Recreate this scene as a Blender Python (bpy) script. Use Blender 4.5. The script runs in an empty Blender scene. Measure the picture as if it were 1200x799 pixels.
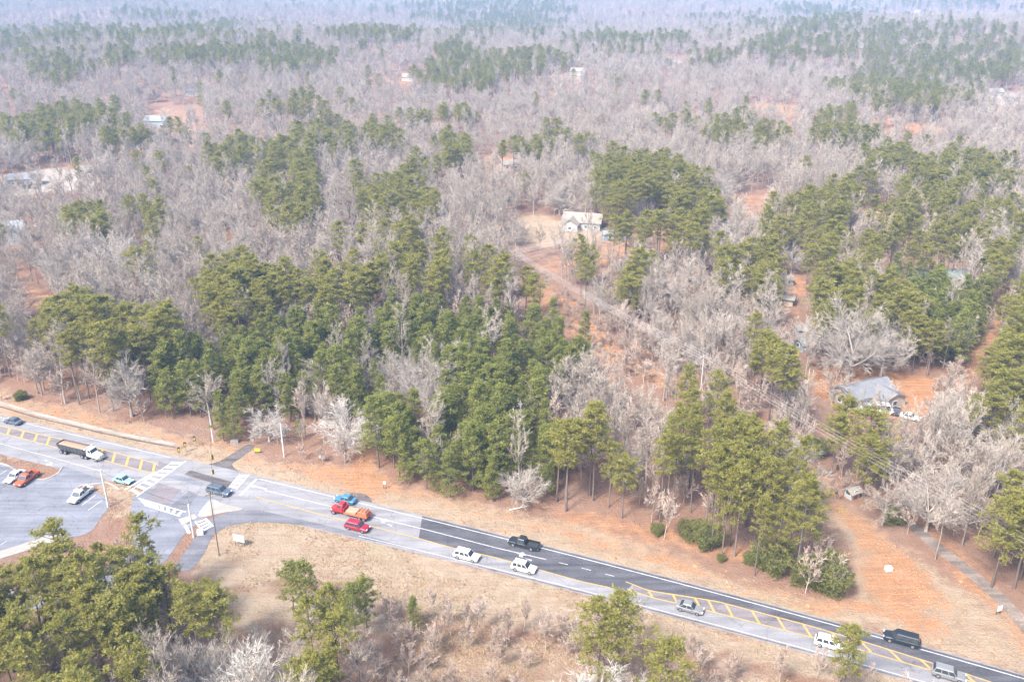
import bpy, math, random
import numpy as np
from mathutils import Vector, Matrix

rng = np.random.default_rng(7)
random.seed(7)
SC = bpy.context.scene
COL = SC.collection
R = math.radians

# ------------------------------------------------------------------ camera
F, PITCH, CAMH = 1050.0, R(23.2), 100.0
cam = bpy.data.cameras.new('camera')
cam.sensor_width = 36.0
cam.lens = F / 1200 * 36.0
cam.clip_start, cam.clip_end = 1.0, 20000.0
camo = bpy.data.objects.new('camera', cam)
camo.location = (0, 0, CAMH)
camo.rotation_euler = (math.pi / 2 - PITCH, 0, 0)
COL.objects.link(camo)
SC.camera = camo

# ------------------------------------------------------------------ sky, sun, exposure
SUN_EL, SUN_AZ = R(50), R(-140)          # azimuth clockwise from +Y
w = bpy.data.worlds.new('World')
SC.world = w
w.use_nodes = True
wn = w.node_tree
sky = wn.nodes.new('ShaderNodeTexSky')
sky.sky_type = 'NISHITA'
sky.sun_disc = False
sky.sun_elevation, sky.sun_rotation = SUN_EL, SUN_AZ
sky.air_density, sky.dust_density, sky.ozone_density = 1.0, 4.0, 1.0
bg = wn.nodes['Background']
bg.inputs['Strength'].default_value = 0.12
wn.links.new(sky.outputs[0], bg.inputs['Color'])
sl = bpy.data.lights.new('sun', 'SUN')
sl.energy, sl.angle, sl.color = 1.9, R(10), (1.0, 0.96, 0.91)
so = bpy.data.objects.new('sun', sl)
sd = Vector((math.sin(SUN_AZ) * math.cos(SUN_EL), math.cos(SUN_AZ) * math.cos(SUN_EL), math.sin(SUN_EL)))
so.rotation_euler = sd.to_track_quat('Z', 'Y').to_euler()
so.location = (0, 0, 300)
COL.objects.link(so)
vs = SC.view_settings
vs.view_transform, vs.look, vs.exposure, vs.gamma = 'Standard', 'None', 1.95, 1.0
vs.use_curve_mapping = False
SC.cycles.use_denoising = True
SC.cycles.max_bounces = 5
SC.cycles.diffuse_bounces = 3
SC.cycles.transmission_bounces = 2
SC.cycles.glossy_bounces = 2
SC.cycles.volume_bounces = 1

# ------------------------------------------------------------------ helpers
CP, SP = math.cos(PITCH), math.sin(PITCH)

def hills(x, y):
    """terrain height: level round the road, rolling further off"""
    x = np.asarray(x, float); y = np.asarray(y, float)
    r = np.hypot(x, y)
    def ss(a, b):
        t = np.clip((r - a) / (b - a), 0, 1)
        return t * t * (3 - 2 * t)
    a = 3.0 * ss(240, 420) * (np.sin(x / 63 + .4) * np.cos(y / 71 + 1.1))
    b = 11.0 * ss(420, 1100) * (np.sin(x / 190 + y / 410 + 1.0) * .6 + np.sin(y / 170 - x / 520 + 2.2) * .8)
    c = 38.0 * ss(1300, 2800) * (np.sin(x / 640 + 2.0 + y / 1500) * .5 + np.sin(y / 420 + x / 1300 + .5) * .7)
    return a + b + c

def G(px, py, z=None):
    """a point of the ground under the picture point px, py (1200 x 799)"""
    u, v = (px - 600) / F, (399.5 - py) / F
    d = np.array([u, CP + v * SP, -SP + v * CP])
    zz = 0.0 if z is None else z
    for _ in range(12 if z is None else 1):
        t = (zz - CAMH) / d[2]
        if z is None:
            zz = float(hills(d[0] * t, d[1] * t))
    t = (zz - CAMH) / d[2]
    return Vector((d[0] * t, d[1] * t, zz))

def proj(x, y, z):
    cy = y * CP - (z - CAMH) * SP
    cz = y * SP + (z - CAMH) * CP
    cy = np.where(cy < 1, 1, cy)
    return 600 + F * x / cy, 399.5 - F * cz / cy

def inpoly(px, py, poly):
    px = np.asarray(px, float); py = np.asarray(py, float)
    ins = np.zeros(px.shape, bool)
    n = len(poly)
    for i in range(n):
        x0, y0 = poly[i][:2]; x1, y1 = poly[(i + 1) % n][:2]
        if y0 == y1:
            continue
        c = ((y0 > py) != (y1 > py)) & (px < (x1 - x0) * (py - y0) / (y1 - y0) + x0)
        ins ^= c
    return ins

def gp(pts):
    return [G(*p) for p in pts]

def vnoise(x, y, s, seed=0):
    """smooth value noise"""
    x = np.asarray(x) / s; y = np.asarray(y) / s
    xi = np.floor(x).astype(np.int64); yi = np.floor(y).astype(np.int64)
    fx = x - xi; fy = y - yi
    fx = fx * fx * (3 - 2 * fx); fy = fy * fy * (3 - 2 * fy)
    def h(a, b):
        v = (a * 374761393 + b * 668265263 + seed * 974634777) & 0x7fffffff
        v = ((v ^ (v >> 13)) * 1274126177) & 0x7fffffff
        return (v ^ (v >> 16)) % 10007 / 10007.0
    return (h(xi, yi) * (1 - fx) + h(xi + 1, yi) * fx) * (1 - fy) + (h(xi, yi + 1) * (1 - fx) + h(xi + 1, yi + 1) * fx) * fy

# ------------------------------------------------------------------ materials
MATS = {}

def mat(name, col, rough=.85, metal=0., var=0., scale=1., bump=0., spec=.3, rand=0.):
    if name in MATS:
        return MATS[name]
    m = bpy.data.materials.new(name)
    m.use_nodes = True
    nt = m.node_tree
    p = nt.nodes['Principled BSDF']
    p.inputs['Roughness'].default_value = rough
    p.inputs['Metallic'].default_value = metal
    p.inputs['Specular IOR Level'].default_value = spec
    tc = nt.nodes.new('ShaderNodeTexCoord')
    nz = nt.nodes.new('ShaderNodeTexNoise')
    nz.inputs['Scale'].default_value = scale
    nz.inputs['Detail'].default_value = 6
    nz.inputs['Roughness'].default_value = .65
    nt.links.new(tc.outputs['Object'], nz.inputs['Vector'])
    rp = nt.nodes.new('ShaderNodeMapRange')
    rp.inputs[1].default_value, rp.inputs[2].default_value = .25, .75
    rp.inputs[3].default_value, rp.inputs[4].default_value = 1 - var, 1 + var
    nt.links.new(nz.outputs[0], rp.inputs[0])
    hs = nt.nodes.new('ShaderNodeHueSaturation')
    hs.inputs['Color'].default_value = (*col, 1)
    if rand:
        oi = nt.nodes.new('ShaderNodeObjectInfo')
        r2 = nt.nodes.new('ShaderNodeMapRange')
        r2.inputs[3].default_value, r2.inputs[4].default_value = 1 - rand, 1 + rand
        nt.links.new(oi.outputs['Random'], r2.inputs[0])
        mu = nt.nodes.new('ShaderNodeMath'); mu.operation = 'MULTIPLY'
        nt.links.new(rp.outputs[0], mu.inputs[0]); nt.links.new(r2.outputs[0], mu.inputs[1])
        nt.links.new(mu.outputs[0], hs.inputs['Value'])
    else:
        nt.links.new(rp.outputs[0], hs.inputs['Value'])
    nt.links.new(hs.outputs[0], p.inputs['Base Color'])
    if bump:
        b = nt.nodes.new('ShaderNodeBump')
        b.inputs['Strength'].default_value = bump
        b.inputs['Distance'].default_value = .1
        nt.links.new(nz.outputs[0], b.inputs['Height'])
        nt.links.new(b.outputs[0], p.inputs['Normal'])
    MATS[name] = m
    return m

def foliage_mat(name, ca, cb, cc, transl=.35):
    """needles / leaves: colour from a per-clump tint and a per-tree random"""
    m = bpy.data.materials.new(name)
    m.use_nodes = True
    nt = m.node_tree
    nt.nodes.remove(nt.nodes['Principled BSDF'])
    out = nt.nodes['Material Output']
    at = nt.nodes.new('ShaderNodeAttribute'); at.attribute_name = 'tint'
    oi = nt.nodes.new('ShaderNodeObjectInfo')
    mx = nt.nodes.new('ShaderNodeMix'); mx.data_type = 'RGBA'
    mx.inputs[6].default_value = (*ca, 1); mx.inputs[7].default_value = (*cb, 1)
    nt.links.new(at.outputs['Fac'], mx.inputs[0])
    m2 = nt.nodes.new('ShaderNodeMix'); m2.data_type = 'RGBA'
    m2.inputs[7].default_value = (*cc, 1)
    mr = nt.nodes.new('ShaderNodeMapRange'); mr.inputs[4].default_value = .75
    nt.links.new(oi.outputs['Random'], mr.inputs[0])
    nt.links.new(mr.outputs[0], m2.inputs[0])
    nt.links.new(mx.outputs[2], m2.inputs[6])
    d = nt.nodes.new('ShaderNodeBsdfDiffuse'); t = nt.nodes.new('ShaderNodeBsdfTranslucent')
    nt.links.new(m2.outputs[2], d.inputs[0]); nt.links.new(m2.outputs[2], t.inputs[0])
    s = nt.nodes.new('ShaderNodeMixShader'); s.inputs[0].default_value = transl
    nt.links.new(d.outputs[0], s.inputs[1]); nt.links.new(t.outputs[0], s.inputs[2])
    nt.links.new(s.outputs[0], out.inputs['Surface'])
    MATS[name] = m
    return m

def bark_mat(name, ca, cb):
    """bark: colour varies from tree to tree"""
    m = bpy.data.materials.new(name)
    m.use_nodes = True
    nt = m.node_tree
    nt.nodes.remove(nt.nodes['Principled BSDF'])
    oi = nt.nodes.new('ShaderNodeObjectInfo')
    at = nt.nodes.new('ShaderNodeAttribute'); at.attribute_name = 'tint'
    ad = nt.nodes.new('ShaderNodeMath'); ad.operation = 'MULTIPLY_ADD'
    ad.inputs[1].default_value = .6
    nt.links.new(oi.outputs['Random'], ad.inputs[0])
    m4 = nt.nodes.new('ShaderNodeMath'); m4.operation = 'MULTIPLY'; m4.inputs[1].default_value = .4
    nt.links.new(at.outputs['Fac'], m4.inputs[0]); nt.links.new(m4.outputs[0], ad.inputs[2])
    mx = nt.nodes.new('ShaderNodeMix'); mx.data_type = 'RGBA'
    mx.inputs[6].default_value = (*ca, 1); mx.inputs[7].default_value = (*cb, 1)
    nt.links.new(ad.outputs[0], mx.inputs[0])
    d = nt.nodes.new('ShaderNodeBsdfDiffuse')
    nt.links.new(mx.outputs[2], d.inputs[0])
    nt.links.new(d.outputs[0], nt.nodes['Material Output'].inputs['Surface'])
    MATS[name] = m
    return m

foliage_mat('pine_needles', (.165, .178, .044), (.430, .385, .112), (.300, .280, .074), .5)
foliage_mat('young_needles', (.140, .176, .046), (.375, .355, .100), (.245, .262, .068), .5)
foliage_mat('shrub_leaves', (.120, .145, .046), (.300, .285, .095), (.200, .205, .072), .45)
bark_mat('pine_bark', (.110, .085, .072), (.200, .165, .145))
bark_mat('grey_twigs', (.262, .218, .176), (.455, .400, .340))
bark_mat('grey_bark', (.200, .170, .145), (.350, .312, .275))
bark_mat('pale_twigs', (.270, .235, .198), (.440, .400, .355))
bark_mat('white_limbs', (.38, .35, .31), (.54, .51, .47))
bark_mat('brush_twigs', (.320, .245, .195), (.470, .385, .325))
bark_mat('dry_blades', (.290, .205, .120), (.410, .320, .205))

# ------------------------------------------------------------------ object helpers
def ob(name, me, parent=None, m=None):
    o = bpy.data.objects.new(name, me)
    COL.objects.link(o)
    if parent is not None:
        o.parent = parent
    if m is not None and me is not None and not me.materials:
        me.materials.append(MATS[m] if isinstance(m, str) else m)
    return o

def tag(o, label=None, cat=None, group=None, kind=None):
    if label: o['label'] = label
    if cat: o['category'] = cat
    if group: o['group'] = group
    if kind: o['kind'] = kind
    return o

def empty(name, loc=(0, 0, 0), rz=0., sc=None):
    o = bpy.data.objects.new(name, None)
    o.empty_display_size = .5
    o.location = loc
    o.rotation_euler = (0, 0, rz)
    if sc: o.scale = (sc, sc, sc) if not hasattr(sc, '__len__') else sc
    COL.objects.link(o)
    return o

class MB:
    """collects shapes of one mesh"""
    def __init__(s): s.v = []; s.f = []
    def add(s, vs, fs):
        b = len(s.v); s.v += [tuple(a) for a in vs]; s.f += [tuple(b + i for i in q) for q in fs]; return s
    def box(s, x0, x1, y0, y1, z0, z1):
        return s.add([(x0, y0, z0), (x1, y0, z0), (x1, y1, z0), (x0, y1, z0), (x0, y0, z1), (x1, y0, z1), (x1, y1, z1), (x0, y1, z1)],
                     [(3, 2, 1, 0), (4, 5, 6, 7), (0, 1, 5, 4), (1, 2, 6, 5), (2, 3, 7, 6), (3, 0, 4, 7)])
    def hexa(s, lo, hi):
        return s.add(list(lo) + list(hi), [(3, 2, 1, 0), (4, 5, 6, 7), (0, 1, 5, 4), (1, 2, 6, 5), (2, 3, 7, 6), (3, 0, 4, 7)])
    def tube(s, p, q, r0, r1=None, n=8, cap=True):
        p, q = Vector(p), Vector(q); r1 = r0 if r1 is None else r1
        d = (q - p).normalized()
        a = d.orthogonal().normalized(); b = d.cross(a)
        vs = []
        for c, r in ((p, r0), (q, r1)):
            for k in range(n):
                t = 2 * math.pi * k / n
                vs.append(c + a * math.cos(t) * r + b * math.sin(t) * r)
        fs = [(k, (k + 1) % n, n + (k + 1) % n, n + k) for k in range(n)]
        if cap: fs += [tuple(range(n))[::-1], tuple(range(n, 2 * n))]
        return s.add(vs, fs)
    def loft(s, rings, caps=True):
        n = len(rings[0]); vs = [p for r in rings for p in r]; fs = []
        for i in range(len(rings) - 1):
            for k in range(n):
                fs.append((i * n + k, i * n + (k + 1) % n, (i + 1) * n + (k + 1) % n, (i + 1) * n + k))
        if caps: fs += [tuple(range(n))[::-1], tuple(range(len(vs) - n, len(vs)))]
        return s.add(vs, fs)
    def mesh(s, name, m=None, smooth=False):
        me = bpy.data.meshes.new(name); me.from_pydata(s.v, [], s.f); me.update()
        if smooth: me.polygons.foreach_set('use_smooth', [True] * len(me.polygons))
        if m: me.materials.append(MATS[m] if isinstance(m, str) else m)
        return me
    def build(s, name, m, parent=None, smooth=False):
        return ob(name, s.mesh(name, m, smooth), parent)

def npmesh(name, v, f, m, tint=None, smooth=False):
    """mesh from numpy arrays of triangles"""
    me = bpy.data.meshes.new(name)
    v = np.asarray(v, np.float32); f = np.asarray(f, np.int32)
    me.vertices.add(len(v)); me.vertices.foreach_set('co', v.ravel())
    me.loops.add(f.size); me.loops.foreach_set('vertex_index', f.ravel())
    k = f.shape[1]
    me.polygons.add(len(f))
    me.polygons.foreach_set('loop_start', np.arange(0, f.size, k, dtype=np.int32))
    me.polygons.foreach_set('loop_total', np.full(len(f), k, np.int32))
    me.update(calc_edges=True)
    if smooth: me.polygons.foreach_set('use_smooth', np.ones(len(f), bool))
    if tint is not None:
        a = me.attributes.new('tint', 'FLOAT', 'POINT')
        a.data.foreach_set('value', np.asarray(tint, np.float32))
    me.materials.append(MATS[m])
    return me

# ------------------------------------------------------------------ the layout on the ground
TOP = [(-150, 451), (-60, 472), (0, 487), (60, 501), (110, 514), (160, 525), (209, 536), (261, 547), (300, 557), (388, 580), (498, 608), (580, 628), (640, 643), (760, 671), (840, 689), (954, 719), (1080, 756), (1200, 792), (1300, 822), (1400, 852)]
BOT = [(-150, 494), (-60, 514), (0, 530), (55, 546), (124, 562), (154, 570), (230, 589), (300, 602), (380, 618), (455, 638), (533, 657), (580, 670), (660, 691), (760, 716), (846, 738), (930, 760), (1008, 780), (1065, 797), (1200, 836), (1300, 866), (1400, 897)]
def fitline(pts, deg=3):
    g = np.array([tuple(G(*p))[:2] for p in pts])
    return np.polyfit(g[:, 0], g[:, 1], deg)
CT, CB = fitline(TOP), fitline(BOT)
CMID = (CT + CB) / 2
def ytop(x): return np.polyval(CT, x)
def ybot(x): return np.polyval(CB, x)
def mid_dir(x):
    d = np.polyval(np.polyder(CMID), x)
    return math.atan(d)
XS0, XS1 = -170.0, 140.0

LOT = [(-160, 520), (0, 543), (22, 553), (46, 562), (66, 556), (74, 547), (92, 552), (124, 566), (96, 569), (86, 575), (104, 573), (122, 582), (127, 594), (118, 606), (102, 625), (50, 636), (0, 655), (-160, 690)]
SIDE = [(176, 572), (262, 585), (243, 604), (216, 626), (196, 655), (165, 680), (100, 702), (30, 716), (-120, 735), (-120, 705), (30, 690), (98, 678), (150, 650), (160, 620), (152, 600), (156, 582)]
SLIP = [(226, 634), (238, 614), (262, 602), (300, 598), (340, 606), (400, 620), (480, 642), (400, 626), (350, 615), (300, 612), (268, 617), (250, 628), (238, 650), (222, 668), (206, 664)]
N_VERGE = [(-150, 425), (0, 458), (60, 470), (150, 492), (215, 507), (262, 520), (300, 527), (335, 541), (415, 548), (419, 500), (428, 470), (440, 475), (440, 545), (470, 572), (560, 590), (640, 604), (720, 618), (770, 640), (830, 662), (890, 682), (950, 698), (1000, 700), (985, 640), (958, 600), (940, 560), (935, 535), (965, 555), (1010, 600), (1075, 652), (1140, 690), (1200, 715), (1320, 790), (1320, 830), (1200, 795), (1080, 762), (840, 700), (580, 640), (300, 570), (160, 535), (0, 500), (-150, 465)]
S_VERGE = [(226, 640), (262, 612), (300, 606), (380, 618), (455, 638), (580, 668), (660, 690), (760, 715), (846, 738), (930, 760), (1008, 780), (1080, 800), (1200, 838), (1200, 870), (1080, 828), (960, 795), (840, 770), (700, 745), (560, 728), (470, 712), (420, 695), (370, 672), (325, 676), (290, 694), (255, 690), (236, 664)]
W_VERGE = [(-150, 500), (0, 528), (60, 545), (130, 560), (160, 572), (158, 600), (140, 612), (120, 612), (128, 590), (122, 580), (96, 570), (124, 563), (60, 548), (0, 540), (-150, 512)]
# thin brush south of the road, right of the bare trees
BRUSH = [(470, 712), (560, 728), (700, 745), (840, 770), (960, 795), (1080, 828), (1200, 870), (1200, 1000), (430, 1000), (440, 760)]
CORRIDOR = [(585, 320), (640, 320), (668, 347), (720, 398), (800, 450), (884, 505), (952, 545), (1003, 588), (965, 585), (898, 538), (826, 490), (756, 446), (694, 411), (645, 374), (620, 348), (585, 342)]
CORR2 = [(600, 316), (640, 305), (700, 285), (780, 262), (860, 240), (905, 240), (905, 250), (860, 254), (780, 282), (700, 306), (650, 325)]
CLEAR = [  # polygon, straw, clay, sand
    ([(938, 440), (975, 428), (1040, 432), (1110, 448), (1122, 462), (1085, 472), (1075, 495), (1010, 490), (965, 468)], .15, .95, 0),
    ([(1118, 462), (1126, 430), (1155, 388), (1172, 350), (1186, 350), (1176, 390), (1152, 430), (1140, 462)], 0, .8, .15),
    ([(903, 326), (940, 320), (948, 346), (925, 346), (908, 340)], 0, .95, 0),
    ([(918, 338), (940, 345), (950, 400), (935, 420), (925, 400), (915, 360)], .3, .4, 0),
    ([(592, 258), (640, 250), (665, 262), (712, 270), (716, 284), (680, 287), (640, 290), (606, 286)], .75, .25, .1),
    ([(0, 206), (60, 196), (110, 198), (122, 208), (112, 222), (60, 226), (0, 232)], .1, .2, .8),
    ([(166, 138), (180, 124), (235, 126), (240, 150), (210, 160), (180, 156)], .35, .35, .3),
    ([(540, 200), (565, 182), (612, 186), (608, 198), (570, 208)], .2, .8, 0),
    ([(872, 134), (880, 120), (940, 124), (935, 138)], .1, .9, 0),
    ([(1020, 146), (1030, 136), (1110, 152), (1095, 160)], .1, .9, 0),
    ([(690, 292), (760, 282), (790, 290), (770, 300), (700, 312)], .3, .7, 0),
    ([(640, 90), (690, 84), (690, 94), (645, 98)], .3, .2, .5), ([(1150, 112), (1200, 106), (1200, 128), (1165, 124)], .1, .2, .8),
    ([(430, 92), (500, 88), (500, 98), (440, 100)], .4, .5, .1), ([(770, 72), (800, 68), (802, 80), (775, 82)], .3, .2, .5),
    ([(985, 250), (1040, 245), (1060, 262), (1000, 268)], .5, .2, .1),
    ([(1000, 310), (1100, 306), (1150, 320), (1140, 335), (1080, 320), (1010, 322)], .5, .1, .1),
    ([(1060, 590), (1080, 600), (1140, 650), (1210, 720), (1240, 790), (1195, 770), (1150, 705), (1110, 665), (1064, 622)], .2, .6, .2),
    ([(20, 335), (90, 340), (80, 362), (25, 358)], .3, .6, .1),
    ([(840, 232), (910, 226), (915, 240), (850, 246)], .4, .5, 0),
]
# ------------------------------------------------------------------ ground sheet
def grow(a, step, end, k):
    out = [a]
    while abs(out[-1]) < abs(end):
        step *= k; out.append(out[-1] + math.copysign(step, end))
    return out[1:]
xs = np.array(sorted(grow(-165, 1, -6500, 1.05) + list(np.arange(-165, 165.5, 1.0)) + grow(165, 1, 6500, 1.05)))
ys = np.array(sorted(list(np.linspace(-400, 80, 17)) + list(np.arange(85, 335.5, 1.0)) + grow(335, 1, 7400, 1.035)))
GX, GY = np.meshgrid(xs, ys)
GZ = hills(GX, GY)

def weights(poly, x, y, jit=1.6, n=10):
    """soft, ragged coverage of a ground polygon"""
    g = [(p.x, p.y) for p in gp(poly)]
    acc = np.zeros(x.shape)
    for k in range(n):
        s = jit * (1 + np.hypot(x, y) / 400)
        jx = (vnoise(x, y, 3.0 + k, 10 + k) - .5) * 4 * s
        jy = (vnoise(x, y, 3.5 + k, 40 + k) - .5) * 4 * s
        acc += inpoly(x + jx, y + jy, g)
    return acc / n
near = (np.abs(GX) < 1500) & (GY > 70) & (GY < 1600)
nx, ny = GX[near], GY[near]
straw = np.zeros(GX.shape); clay = np.zeros(GX.shape); sand = np.zeros(GX.shape)
def paint(poly, s, c, a, jit=1.6):
    wgt = weights(poly, nx, ny, jit)
    straw[near] = np.maximum(straw[near], wgt * s)
    clay[near] = np.maximum(clay[near], wgt * c)
    sand[near] = np.maximum(sand[near], wgt * a)
paint(N_VERGE, .75, .25, 0); paint(S_VERGE, 1, .1, 0); paint(W_VERGE, .9, .35, 0)
paint(BRUSH, .55, .05, 0, 3)
paint([(236, 650), (300, 685), (420, 690), (490, 712), (450, 770), (380, 750), (300, 760), (250, 735)], .85, 0, 0, 3)
paint(CORRIDOR, .1, .7, 0, 1.6); paint(CORR2, .35, .45, 0, 2)
# bare clay: the bank above the verge, the track into the pines, the cut below the wires
for poly, c in (([(-150, 430), (0, 462), (60, 474), (150, 497), (262, 522), (330, 543), (440, 548), (480, 576), (600, 604), (760, 642), (940, 700), (1010, 700), (1100, 730), (1090, 745), (940, 712), (760, 656), (600, 616), (470, 586), (330, 552), (240, 528), (150, 507), (0, 474)], .8),
                ([(405, 548), (420, 500), (432, 476), (440, 482), (437, 545), (448, 590), (415, 585)], 1),
                ([(950, 560), (1010, 600), (1100, 675), (1120, 720), (1060, 730), (1010, 700), (1000, 640)], .75),
                ([(640, 352), (655, 350), (700, 392), (690, 402), (650, 375)], 1),
                ([(640, 590), (760, 610), (900, 640), (960, 650), (950, 680), (860, 660), (760, 640), (640, 610)], .6),
                ([(1010, 715), (1100, 725), (1130, 745), (1060, 745)], .8),
                ([(590, 330), (650, 330), (665, 350), (600, 350)], .6),
                ([(0, 466), (100, 484), (160, 500), (120, 500), (0, 478)], .9)):
    paint(poly, 0, c, 0)
for poly, s, c, a in CLEAR:
    paint(poly, s, c, a, 1.2)
paint([(200, 250), (230, 262), (320, 268), (325, 285), (250, 288), (200, 280)], 0, .7, 0)
straw[:] = np.where(GY < 100, .5, straw)
v = np.stack([GX.ravel(), GY.ravel(), GZ.ravel()], 1)
ny_, nx_ = GX.shape
ii = np.arange(ny_ * nx_).reshape(ny_, nx_)
q = np.stack([ii[:-1, :-1], ii[:-1, 1:], ii[1:, 1:], ii[1:, :-1]], -1).reshape(-1, 4)

def ground_mat():
    m = bpy.data.materials.new('ground_soil'); m.use_nodes = True
    nt = m.node_tree; L = nt.links.new
    p = nt.nodes['Principled BSDF']; p.inputs['Roughness'].default_value = .95; p.inputs['Specular IOR Level'].default_value = .1
    tc = nt.nodes.new('ShaderNodeTexCoord')
    def noise(scale, det=5, ro=.6, vec=None):
        n = nt.nodes.new('ShaderNodeTexNoise'); n.inputs['Scale'].default_value = scale
        n.inputs['Detail'].default_value = det; n.inputs['Roughness'].default_value = ro
        L(vec if vec else tc.outputs['Object'], n.inputs['Vector']); return n.outputs[0]
    def rng_(src, a, b, c=0., d=1.):
        n = nt.nodes.new('ShaderNodeMapRange'); L(src, n.inputs[0])
        for i, x in enumerate((a, b, c, d)): n.inputs[i + 1].default_value = x
        return n.outputs[0]
    def mix(f, a, b):
        n = nt.nodes.new('ShaderNodeMix'); n.data_type = 'RGBA'; L(f, n.inputs[0])
        for i, c in ((6, a), (7, b)):
            if isinstance(c, tuple): n.inputs[i].default_value = (*c, 1)
            else: L(c, n.inputs[i])
        return n.outputs[2]
    def attr(nm):
        n = nt.nodes.new('ShaderNodeAttribute'); n.attribute_name = nm; return n.outputs['Fac']
    def math_(op, a, b):
        n = nt.nodes.new('ShaderNodeMath'); n.operation = op
        for i, c in enumerate((a, b)):
            if isinstance(c, (int, float)): n.inputs[i].default_value = c
            else: L(c, n.inputs[i])
        return n.outputs[0]
    n1, n2, n3, n4 = noise(.06), noise(.35), noise(2.2, 6, .7), noise(.012)
    mp = nt.nodes.new('ShaderNodeMapping'); L(tc.outputs['Object'], mp.inputs[0])
    mp.inputs['Rotation'].default_value = (0, 0, .39); mp.inputs['Scale'].default_value = (.10, 1.3, 1)
    n5 = noise(1.0, 5, .65, mp.outputs[0])          # mowing streaks along the road
    litter = mix(rng_(n2, .3, .7), (0.219, 0.134, 0.094), (0.280, 0.188, 0.143))
    litter = mix(rng_(n1, .4, .75), litter, (0.255, 0.140, 0.085))
    litter = mix(rng_(n3, .5, .8), litter, (0.164, 0.100, 0.073))
    st = mix(rng_(n2, .3, .7), (0.298, 0.222, 0.149), (0.377, 0.301, 0.219))
    st = mix(rng_(n5, .5, .72), st, (0.304, 0.192, 0.122))
    st = mix(rng_(n1, .55, .72, 0, .5), st, (0.243, 0.225, 0.122))
    st = mix(rng_(n3, .55, .85, 0, .6), st, (0.219, 0.158, 0.103))
    cl = mix(rng_(n2, .3, .7), (.310, .135, .058), (.390, .215, .115))
    cl = mix(rng_(n5, .45, .7), cl, (.400, .255, .150))
    cl = mix(rng_(n3, .5, .8, 0, .7), cl, (.225, .110, .062))
    sa = mix(rng_(n2, .3, .7), (.30, .25, .20), (.38, .34, .30))
    def edge(a, amp):
        s = math_('ADD', a, math_('MULTIPLY', math_('SUBTRACT', n2, .5), amp))
        s = math_('ADD', s, math_('MULTIPLY', math_('SUBTRACT', n3, .5), amp * .8))
        return rng_(s, .32, .72)
    c = mix(edge(attr('straw'), .9), litter, st)
    c = mix(edge(attr('clay'), 1.2), c, cl)
    c = mix(edge(attr('sand'), .7), c, sa)
    L(c, p.inputs['Base Color'])
    b = nt.nodes.new('ShaderNodeBump'); b.inputs['Strength'].default_value = .9; b.inputs['Distance'].default_value = .6
    L(math_('ADD', n3, n2), b.inputs['Height']); L(b.outputs[0], p.inputs['Normal'])
    MATS['ground_soil'] = m
ground_mat()
gm = npmesh('ground', v, q, 'ground_soil', smooth=True)
for nm, a in (('straw', straw), ('clay', clay), ('sand', sand)):
    at = gm.attributes.new(nm, 'FLOAT', 'POINT'); at.data.foreach_set('value', a.ravel().astype(np.float32))
ground = tag(ob('ground', gm), kind='structure')

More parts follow.
